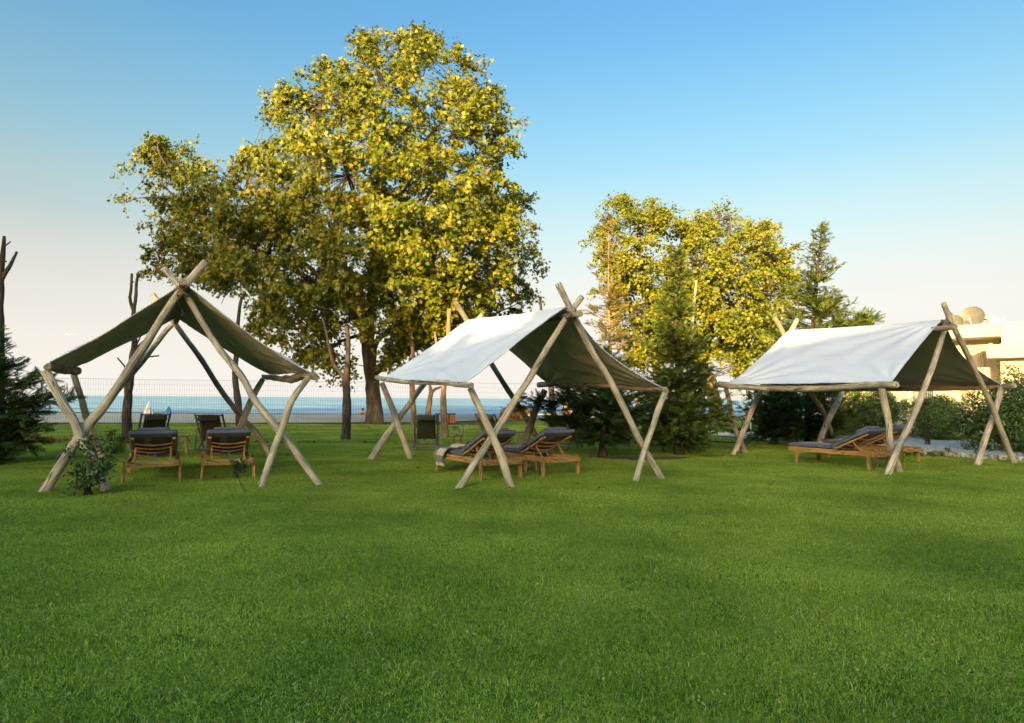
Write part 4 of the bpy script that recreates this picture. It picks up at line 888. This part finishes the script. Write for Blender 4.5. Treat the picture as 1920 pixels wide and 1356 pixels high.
bush('weeds', 'clump of weeds and dry stalks at the left edge near the fence', 'weeds', (P(60, 820, 18.8).x, 18.8, .10), (1.5, .35, .16), 900, m_litter, OL, .12, seed=15, stems=0, shell=.1)
bush('sapling', 'thin young sapling standing in the grass in front of the left canopy loungers', 'sapling', (P(450, 900, 9.35).x, 9.35, .42), (.09, .09, .20), 60, m_rose, LF, .065, seed=14, stems=3, shell=.1)
bush('weeds', 'low green weeds between the gravel and the lawn on the right', 'weeds', (P(1795, 850, 16.6).x, 16.5, .05), (2.0, .12, .13), 1400, m_hedge, OL, .10, True, seed=16, stems=0, shell=.1)
# leaf litter
lit = []
for i in range(900):
    a = random.random(); X_ = -16+22*a; lit.append((X_, 19.7+.25*(X_+16)/16+random.gauss(0, .22), .03))
for i in range(420): lit.append((random.uniform(-18, 4), random.uniform(20, 33), .03))
for i in range(22): y = random.uniform(9.5, 17); lit.append((random.uniform(-.7*y, .75*y), y, .04))
for i in range(380): lit.append((random.gauss(-14.4, .9), random.gauss(19.0, .5), .05))
lit = np.array(lit); X, Y_, Z = frames(RNG.normal(size=lit.shape)*.3+np.array([0, 0, 1.])); V, cn, L = scatter(*star_leaf(), lit, X, Y_, Z, RNG.uniform(.03, .085, len(lit)))
tag(np_mesh('fallen_leaves', V, cn, L, m_litter), 'brown fallen leaves scattered on the lawn and along the fence', 'fallen leaves', None, 'stuff')
# dirt patch
mb = MB(); mb.add([Vector((3.05+1.15*math.cos(a)*(1+.2*math.sin(a*3)), 15.4+.5*math.sin(a)*(1+.2*math.cos(a*2)), .016)) for a in np.linspace(0, 6.1, 22)], [list(range(22))]); o = mb.build('bare_patch', m_soil); o['kind'] = 'structure'

# ------------------------------------------------------------------ house on the right
HA = Vector((-.72, .69, 0)).normalized(); HB = Vector((HA.y, -HA.x, 0))          # HA runs left-back along the face, HB right-back
HO = P(1893, 750, 26.5); HO.z = 0
house = empty('house', HO, math.atan2(HA.y, HA.x), 'cream flat-roofed house glowing in low sun at the right edge', 'house')
# local axes: x along face to the left/back, y = -HB (towards the camera) ; so depth into the house is -y... computed below
def hs(px, v=0.0):      # distance along the face of a pixel column, for a wall set back v metres
    d = ray(px, 720); o_ = HO+HB*v; n = HB
    t = (o_-CAM).dot(n)/d.dot(n); q = CAM+d*t; return (q-HO).dot(HA)
def hz(px, py, v=0.0):
    d = ray(px, py); t = ((HO+HB*v)-CAM).dot(HB)/d.dot(HB); return (CAM+d*t).z
def hbox(nm, s0, s1, v0, v1, z0, z1, m=m_plaster, bevel=.01, parent=None):
    sy = 1 if (Matrix.Rotation(house.rotation_euler.z, 3, 'Z') @ Vector((0, 1, 0))).dot(HB) > 0 else -1
    mb = MB(); mb.box(((s0+s1)/2, sy*(v0+v1)/2, (z0+z1)/2), (abs(s1-s0), abs(v1-v0), z1-z0)); return mb.build(nm, m, parent or house, bevel=bevel)
zr0, zr1 = hz(1880, 630), hz(1880, 605); zl0, zl1 = hz(1870, 671, -.5), hz(1870, 646, -.5)
sR = -14
hbox('roof_parapet', hs(1740), 0.25, 0, 9, zr0, zr1)
hbox('roof_parapet', 0.247, sR, .4, 9, zr0-.3, zr1+.05)
hbox('wall', hs(1740, 1.4), hs(1877, 1.4), 1.4, 8.8, 0, zr0)                 # recessed wall
hbox('wall', hs(1877, .25), sR+.3, .25, 8.6, 0, zr0-.3)                      # front wall right
hbox('balcony_slab', hs(1852, -.5), sR, -.5, .6, zl0, zl1)
hbox('wall', hs(1690, -.9)+0, hs(1800, -.9), -.9, 3.6, 0, 2.75)         # lower wing
hbox('wall', hs(1786, -.85)+3.5, hs(1786, -.9), -1.15, -.902, 0, 2.9)
hbox('wall', hs(1570, .5), hs(1692, .5), .5, 3.6, 0, 2.35)
for i, (a, b) in enumerate(((1668, 1706), (1714, 1752))):
    f = hbox('window_frame', hs(a, -1.2), hs(b, -1.2), -1.22, -1.16, hz(a, 764, -1.2), hz(a, 726, -1.2), m_white, .005)
    hbox('pane', hs(a, -1.2)-.05, hs(b, -1.2)+.05, -1.235, -1.222, hz(a, 764, -1.2)+.05, hz(a, 726, -1.2)-.05, m_plaster if i == 0 else m_win, 0, f)
    s0, s1 = hs(a, -1.2), hs(b, -1.2)
    for k in range(10):
        s_ = s0+(s1-s0)*(k+.5)/10; hbox('grille_bar', s_-.012, s_+.012, -1.28, -1.255, hz(a, 764, -1.2), hz(a, 726, -1.2), m_grey, 0)
vb = hbox('vent_box', hs(1843, 1.35), hs(1848, 1.35), 1.32, 1.39, hz(1845, 667, 1.4), hz(1845, 657, 1.4), m_grey, .004)
mbp = MB()
for k, (pts, r) in enumerate((([(1834, 652), (1836, 668), (1839, 680), (1841, 690)], .03), ([(1840, 662), (1842, 676), (1844, 688)], .045))):
    q = []
    for x, y in pts:
        d = ray(x, y); t = ((HO+HB*1.33)-CAM).dot(HB)/d.dot(HB); q.append(house.matrix_basis.inverted() @ (CAM+d*t))
    mbp.tube(q, r, 6, 12)
mbp.build('drain_pipe', m_plaster, house, smooth=True)
# roof things
def dish(label, px, py, Y, r, rot, has=True):
    q = P(px, py, Y); root = empty('satellite_dish', (q.x, q.y, zr1), rot, label, 'satellite dish', 'satellite dishes on the roof')
    zc = q.z-zr1; mb = MB(); tilt = Matrix.Rotation(R(78), 3, 'X')
    prof = [(r*k/8, .16*r*(k/8)**2*1.6) for k in range(9)]; prof2 = prof+[(r*1.02, prof[-1][1]+.01), (r*1.02, prof[-1][1]-.03)]+[(rr, z-.02) for rr, z in prof[::-1]]
    m2 = MB(); m2.lathe(prof2, seg=32); m2.v = [tilt @ v+Vector((0, 0, zc)) for v in m2.v]; m2.build('reflector', m_dishm, root, smooth=True)
    MB().tube([(0, .06, 0), (0, .06, zc)], .025, 8, 3).build('mast', m_grey, root, smooth=True)
    MB().tube([(0, 0, zc-r*.9), (0, -r*.9, zc-.25*r)], .012, 6, 3).build('feed_arm', m_white, root, smooth=True)
    MB().box((0, -r*.92, zc-.2*r), (.05, .08, .05)).build('feed_horn', m_white, root, bevel=.006); return root
dish('large round satellite dish on the cream house roof', 1824, 596, 28.6, .48, R(-52)); dish('smaller satellite dish on the roof, half hidden behind the canopy pole', 1789, 607, 28.9, .38, R(-50))
chq = P(1858, 605, 29.0); ch = empty('chimney', (chq.x, chq.y, zr1-.15), R(-40), 'cream chimney with a small pyramid cap on the house roof', 'chimney')
MB().box((0, 0, .28), (.34, .34, .50)).build('stack', m_plaster, ch, bevel=.01)
mb = MB(); mb.box((0, 0, .56), (.20, .20, .10)); mb.build('flue', m_black, ch)
mb = MB(); t = .30; zc_ = chq.z-zr1+.42; mb.add([(-t, -t, .61), (t, -t, .61), (t, t, .61), (-t, t, .61), (0, 0, .80)], [(3, 2, 1, 0), (0, 1, 4), (1, 2, 4), (2, 3, 4), (3, 0, 4)]); mb.build('cap', m_terra, ch)
tk = P(1867, 600, 27.9); o = MB(); o.box((0, 0, .26), (.62, .3, .2)); o.box((.22, 0, .08), (.04, .04, .16)); o.box((-.22, 0, .08), (.04, .04, .16)); o = o.build('roof_box', m_white, None, bevel=.02); o.location = (tk.x, tk.y, zr1-.03); o.rotation_euler = (0, 0, R(-15)); tag(o, 'white box on short feet beside the chimney on the roof', 'water tank')

# ------------------------------------------------------------------ garden objects
urn = MB(); urn.lathe([(.0, 0), (.16, 0), (.24, .08), (.31, .22), (.31, .34), (.24, .44), (.19, .475), (.24, .50), (.245, .525), (.20, .525), (.17, .48), (0, .47)], seg=32)
urn = urn.build('urn', m_terra, None, smooth=True); q = G(1581, 815); urn.location = (q.x, q.y, 0.02); urn.scale = (.98, .98, .98); tag(urn, 'round pale terracotta urn on the gravel beneath the right canopy', 'urn')
q = G(1549, 814); o = MB(); o.box((0, 0, .22), (.42, .34, .44)); o.box((.06, 0, .48), (.5, .4, .06)); o = o.build('plinth', m_white, None, bevel=.01); o.location = (q.x, q.y, .01); tag(o, 'small white plinth on the gravel left of the terracotta urn', 'plinth')
# lamp post
q = G(1719, 818); lp = empty('lamp_post', (q.x, q.y, 0), 0, 'grey fluted post in the hedge behind the near poles of the right canopy', 'lamp post')
MB().lathe([(0, 0), (.20, 0), (.20, .2), (.14, .28), (.10, .34), (.10, 1.75), (.13, 1.8), (0, 1.82)], seg=12).build('post', m_grey, lp, smooth=False)
MB().lathe([(0, 0), (.30, 0), (.28, .1), (.2, .16), (0, .17)], seg=14).build('base', m_stone, lp)
for k in range(6):
    a = k*math.pi/3; MB().tube([(.105*math.cos(a), .105*math.sin(a), .34), (.105*math.cos(a), .105*math.sin(a), 1.74)], .012, 5, 3).build('rib', m_grey, lp, smooth=True)
# white railing with posts and hanging rope
q0 = G(1396, 818); rl = empty('railing', (q0.x, q0.y, 0), 0, 'white railing of posts with a drooping rail at the garden gate', 'railing')
MB().box((0, 0, .95), (.085, .085, 1.9)).build('gate_post', m_white, rl, bevel=.005)
pr = []
for px, tp in ((1408, 779), (1420, 797), (1432, 808), (1444, 812)):
    g_ = G(px, 820); tp_ = P(px, tp, g_.y); l_ = Vector((g_.x-q0.x, g_.y-q0.y, 0)); MB().box(l_+Vector((0, 0, tp_.z/2)), (.035, .035, tp_.z)).build('post', m_white, rl, bevel=.004)
rp = [P(x, y, G(x, 820).y-.03)-Vector((q0.x, q0.y, 0)) for x, y in ((1402, 781), (1408, 791), (1417, 800), (1428, 807), (1440, 811))]
MB().tube(rp, .022, 6, 20).build('rail', m_white, rl, smooth=True)
kk = empty('low_white_wall', (6, 25.8, 0), 0, 'low white kerb wall behind the gravel left of the right canopy', 'low wall')
a, b = G(1300, 815), G(1440, 817); mb = MB(Vector((6, 25.8, 0))); mb.beam(a+Vector((0, 0, .07)), b+Vector((0, 0, .07)), .22, .16, up=(0, 0, 1)); mb.build('wall_block', m_white, kk, bevel=.01)
# sprinkler / black metal foot frame
q = G(1358, 832); fx = empty('black_metal_frame', (q.x, q.y, 0), R(-25), 'black metal rack lying on the grass under the conifer left of the right canopy', 'metal rack')
for dy in (-.12, .12): MB().beam((-.5, dy, .06), (.35, dy, .05), .03, .03).build('bar', m_black, fx)
for k in range(6): MB().beam((-.45+.13*k, -.12, .06), (-.45+.13*k, .12, .16 if k < 4 else .06), .012, .02).build('rung', m_black, fx)
MB().tube([(-.42, 0, .05), (-.42, 0, .6)], .02, 6, 3).build('upright', m_black, fx)
o = MB(); o.lathe([(0, 0), (.28, 0), (.30, .03), (.1, .06), (0, .06)], seg=18); 

# ------------------------------------------------------------------ beach things
def closed_parasol(label, px, py, Y, h, r, m):
    q = P(px, py, Y); root = empty('closed_parasol', (q.x, q.y, .0), 0, label, 'parasol', 'beach parasols')
    MB().tube([(0, 0, -.1), (0, 0, h+.1)], .03, 6, 3).build('pole', m_white, root)
    mb = MB(); n = 16; prof = [(r, h*.05), (r*.8, h*.3), (r*.55, h*.6), (r*.25, h*.9), (.03, h)]
    vs = [Vector((rr*(1+.22*(-1)**j)*math.cos(2*math.pi*j/n), rr*(1+.22*(-1)**j)*math.sin(2*math.pi*j/n), z)) for rr, z in prof for j in range(n)]
    fs = [(i*n+j, i*n+(j+1) % n, (i+1)*n+(j+1) % n, (i+1)*n+j) for i in range(len(prof)-1) for j in range(n)]; uv = [[(j/n, i*.2), ((j+1)/n, i*.2), ((j+1)/n, i*.2+.2), (j/n, i*.2+.2)] for i in range(len(prof)-1) for j in range(n)]
    mb.add(vs, fs, uv); mb.build('cloth', m, root)
closed_parasol('grey and white striped beach tent parasol at the water line', 278, 776, 50, .82, .32, m_par_stripe)
closed_parasol('small blue beach parasol at the water line', 316, 776, 51, .62, .22, m_blue)
def seated(label, px, Y, shirt, face=0, s=1.0, z=0.0):
    q = P(px, 775, Y); root = empty('person', (q.x, q.y, z), face, label, 'person')
    me = bpy.data.meshes.new('body'); vs = [(0, 0, .12), (0, -.02, .32), (0, 0, .52), (0, .0, .62), (0, .01, .78), (.18, 0, .52), (.24, -.1, .32), (.16, -.26, .28), (-.18, 0, .52), (-.24, -.1, .32), (-.16, -.26, .28), (.1, 0, .12), (.14, -.34, .40), (.14, -.6, .08), (-.1, 0, .12), (-.14, -.34, .40), (-.14, -.6, .08)]
    es = [(0, 1), (1, 2), (2, 3), (3, 4), (2, 5), (5, 6), (6, 7), (2, 8), (8, 9), (9, 10), (0, 11), (11, 12), (12, 13), (0, 14), (14, 15), (15, 16)]
    rd = [.13, .13, .12, .055, .10, .065, .045, .03, .065, .045, .03, .1, .07, .045, .1, .07, .045]
    me.from_pydata(vs, es, []); o = bpy.data.objects.new('body', me); COL.objects.link(o); o.parent = root; md = o.modifiers.new('skin', 'SKIN')
    for i, r in enumerate(rd): me.skin_vertices[0].data[i].radius = (r, r)
    me.skin_vertices[0].data[0].use_root = True; o.modifiers.new('sub', 'SUBSURF').levels = 1; me.materials.append(m_skin)
    MB().lathe([(0, .80), (.06, .81), (.10, .86), (.105, .91), (.07, .97), (0, .985)], (0, .025, -.09), 12).build('hair', m_hair, root, smooth=True)
    MB().lathe([(.150, .13), (.155, .3), (.15, .45), (.10, .55)], (0, 0, 0), 12).build('swimwear', shirt, root, smooth=True)
seated('person with dark hair sitting on the beach left of the big plane trunk', 680, 52, m_red, R(180), z=-.35)
seated('person in pink sitting on the sunlit beach beside the golden post trunk', 1067, 46, m_pink, R(150), 1, .0)
# upturned palm parasol with lounge frame
q = G(968, 787); th = empty('palm_leaf_parasol', (q.x, q.y, 0), 0, 'toppled dry palm leaf parasol glowing orange on the beach', 'parasol')
n = 1500; a = RNG.uniform(0, 6.28, n); rr = RNG.uniform(.2, 1, n); ps = np.stack([rr*.85*np.cos(a)*.9, rr*.7*np.sin(a), .75-.50*rr+RNG.uniform(-.2, .35, n)], 1); ax = np.stack([np.cos(a), np.sin(a)*.6, -.7+RNG.normal(0, .4, n)], 1); ax /= np.linalg.norm(ax, axis=1, keepdims=True)
nn = RNG.normal(size=ax.shape)+np.array([0, -.5, 1.]); X = np.cross(ax, nn); X /= np.linalg.norm(X, axis=1, keepdims=True); V, cn, L = scatter(*OL, ps, X, ax, np.cross(X, ax), .55); np_mesh('thatch', V, cn, L, m_thatch, th)
MB().tube([(-.1, 0, 0), (.0, 0, .9), (.5, 0, 1.4)], .04, 6, 8).build('pole', m_bark_warm, th, smooth=True)
bl = empty('beach_lounger', (q.x+.9, q.y-.6, 0), R(70), 'wheeled beach lounger beside the dry palm parasol', 'sun lounger')
for s in (-1, 1):
    MB().box((s*.3, .5, .30), (.04, 1.7, .06)).build('side_rail', m_white, bl, bevel=.005)
    MB().box((s*.28, -.2, .15), (.05, .05, .3)).build('leg', m_white, bl)
    m_ = MB(); m_.lathe([(0, -.02), (.13, -.02), (.13, .02), (0, .02)], seg=16); m_.v = [Matrix.Rotation(R(90), 3, 'Y') @ v+Vector((s*.34, 1.1, .13)) for v in m_.v]; m_.build('wheel', m_black, bl)
MB().box((0, .5, .36), (.56, 1.6, .07)).build('mattress', m_white, bl, bevel=.02)
q = G(838, 793); ct = empty('low_table', (q.x, q.y, 0), R(10), 'dark topped low table with an orange side panel behind the middle canopy', 'table')
MB().box((-.1, 0, .50), (1.15, .5, .06)).build('table_top', m_bark, ct, bevel=.005); MB().box((.25, 0, .24), (.38, .4, .46)).build('side_panel', m_crate, ct, bevel=.01)
for x, y in ((-.6, -.2), (-.6, .2), (.1, -.2), (.1, .2)): MB().box((x, y, .235), (.05, .05, .46)).build('leg', m_bark, ct)
q = G(1010, 800); t2 = empty('low_table', (q.x, q.y, 0), R(-5), 'grey topped bench table beyond the middle canopy near the stool', 'table')
MB().box((.6, 0, .62), (2.2, .6, .05)).build('table_top', m_grey, t2, bevel=.005)
for x in (-.4, 1.6): MB().box((x, 0, .3), (.1, .4, .6)).build('leg', m_crate, t2)
# gull
q = P(131, 628, 75); gl = empty('gull', q, R(30), 'small white gull flying over the sea on the left', 'bird')
MB().tube([(0, -.22, 0), (0, 0, .02), (0, .2, 0)], [.02, .07, .02], 8, 10).build('body', m_white, gl, smooth=True)
for s in (-1, 1):
    mb = MB(); mb.add([(0, -.08, .02), (s*.25, -.12, .14), (s*.55, .0, .06), (s*.27, .04, .14), (0, .08, .03), (0, -.08, .0), (s*.25, -.12, .12), (s*.55, .0, .05), (s*.27, .04, .12), (0, .08, .01)], [(0, 1, 2, 3, 4), (9, 8, 7, 6, 5), (0, 5, 6, 1), (1, 6, 7, 2), (2, 7, 8, 3), (3, 8, 9, 4)]); mb.build('wing', m_white, gl)

# ------------------------------------------------------------------ behind the camera: unseen building and trees set to shade the lawn
hb = empty('unseen_hotel', (-3.1, -42, 0), 0, 'long low cream hotel building added unseen behind the photographer to shade the lawn', 'building')  # unseen building, placed and sized to cast the lawn shade
for x0_, x1_, h_ in ((-28, -18.9, 11.25), (-18.9, -14.6, 10.45), (-14.6, 56, 11.5)):  # lower middle section shaped to let a sun patch onto the middle canopy
    MB().box(((x0_+x1_)/2, 0, h_/2-.1), (x1_-x0_, 9, h_-.2)).build('wall', m_plaster, hb)
    MB().box(((x0_+x1_)/2, 0, h_), (x1_-x0_+.1, 9.6, .2)).build('roof', m_plaster, hb, bevel=.02)
for k in range(14):
    for z in (1.3, 4.6, 7.9):
        f = MB().box((-22+k*4.2, 4.53, z+.35), (1.7, .06, 1.9)).build('window', m_white, hb); MB().box((-22+k*4.2, 4.57, z+.35), (1.5, .03, 1.7)).build('pane', m_win, f)
def back_tree(label, x, y, h, r, n, seed):
    rng = np.random.default_rng(seed); root = empty('plane_tree', (x, y, 0), 0, label, 'tree', 'plane trees behind the photographer')
    MB().tube([(0, 0, -.1), (.2, 0, h*.4), (0, .1, h*.85)], [.35, .25, .08], 8, 12, .2, seed).build('trunk', m_bark_plane, root, smooth=True)
    c = rng.normal(size=(n, 3)); c /= np.linalg.norm(c, axis=1, keepdims=True); c *= rng.uniform(.2, 1, (n, 1))**.4
    c = c*np.array([r, r, h*.5])+np.array([0, 0, h*.52]); c = c[c[:, 2] > .3]; p = np.repeat(c, 12, axis=0)+rng.normal(size=(len(c)*12, 3))*.5
    X, Y, Z = frames(rng.normal(size=p.shape), rng); V, cn, L = scatter(*lobed(), p, X, Y, Z, .42); np_mesh('crown', V, cn, L, m_plane_leaf, root)
for i, (x, y, h, r) in enumerate(((-38.5, -40, 22.5, 5.2), (-44.5, -42, 25, 5.8), (-52, -39, 26, 6.2), (-60, -41, 27, 6.6), (-70, -40, 27, 7), (-42, -34, 20, 4.6))):
    back_tree(('shade tree closest to the hotel behind the photographer', 'second tall shade tree from the hotel behind the photographer', 'third tall shade tree from the hotel behind the photographer', 'fourth tall shade tree from the hotel behind the photographer', 'outermost shade tree behind the photographer', 'shade tree standing nearer the lawn behind the photographer')[i], x, y, h, r, 850, 200+i)

back_tree('slim sparse tree added for dappled light by the low hotel section behind the photographer', -19.6, -34.5, 12.2, 1.9, 70, 230)  # unseen tree added to break up the sun patch on the canvas

cl = [(random.uniform(-.8, .8)*y_, y_, .028) for y_ in [2.6+12*random.random()**1.5 for _ in range(260)]]
cl = np.repeat(np.array(cl), 4, axis=0)+np.concatenate([RNG.normal(size=(len(cl)*4, 2))*.022, np.zeros((len(cl)*4, 1))], 1); X, Y_, Z = frames(RNG.normal(size=cl.shape)*.35+np.array([0, 0, 1.]))
m_clover = leaf_mat('clover_leaf', [(0, (.22, .34, .06)), (1, (.40, .48, .14))], .3)
V, cn, L = scatter(*lobed(), cl, X, Y_, Z, RNG.uniform(.008, .02, len(cl))); tag(np_mesh('clover', V, cn, L, m_clover), 'tiny pale clover leaves dotted through the mown lawn', 'clover', None, 'stuff')

back_tree('rounded tree added unseen for shade between the tall trees and the hotel behind the photographer', -33, -40, 20.8, 4.4, 850, 231)  # unseen tree added to shade the lower crown of the tallest plane tree
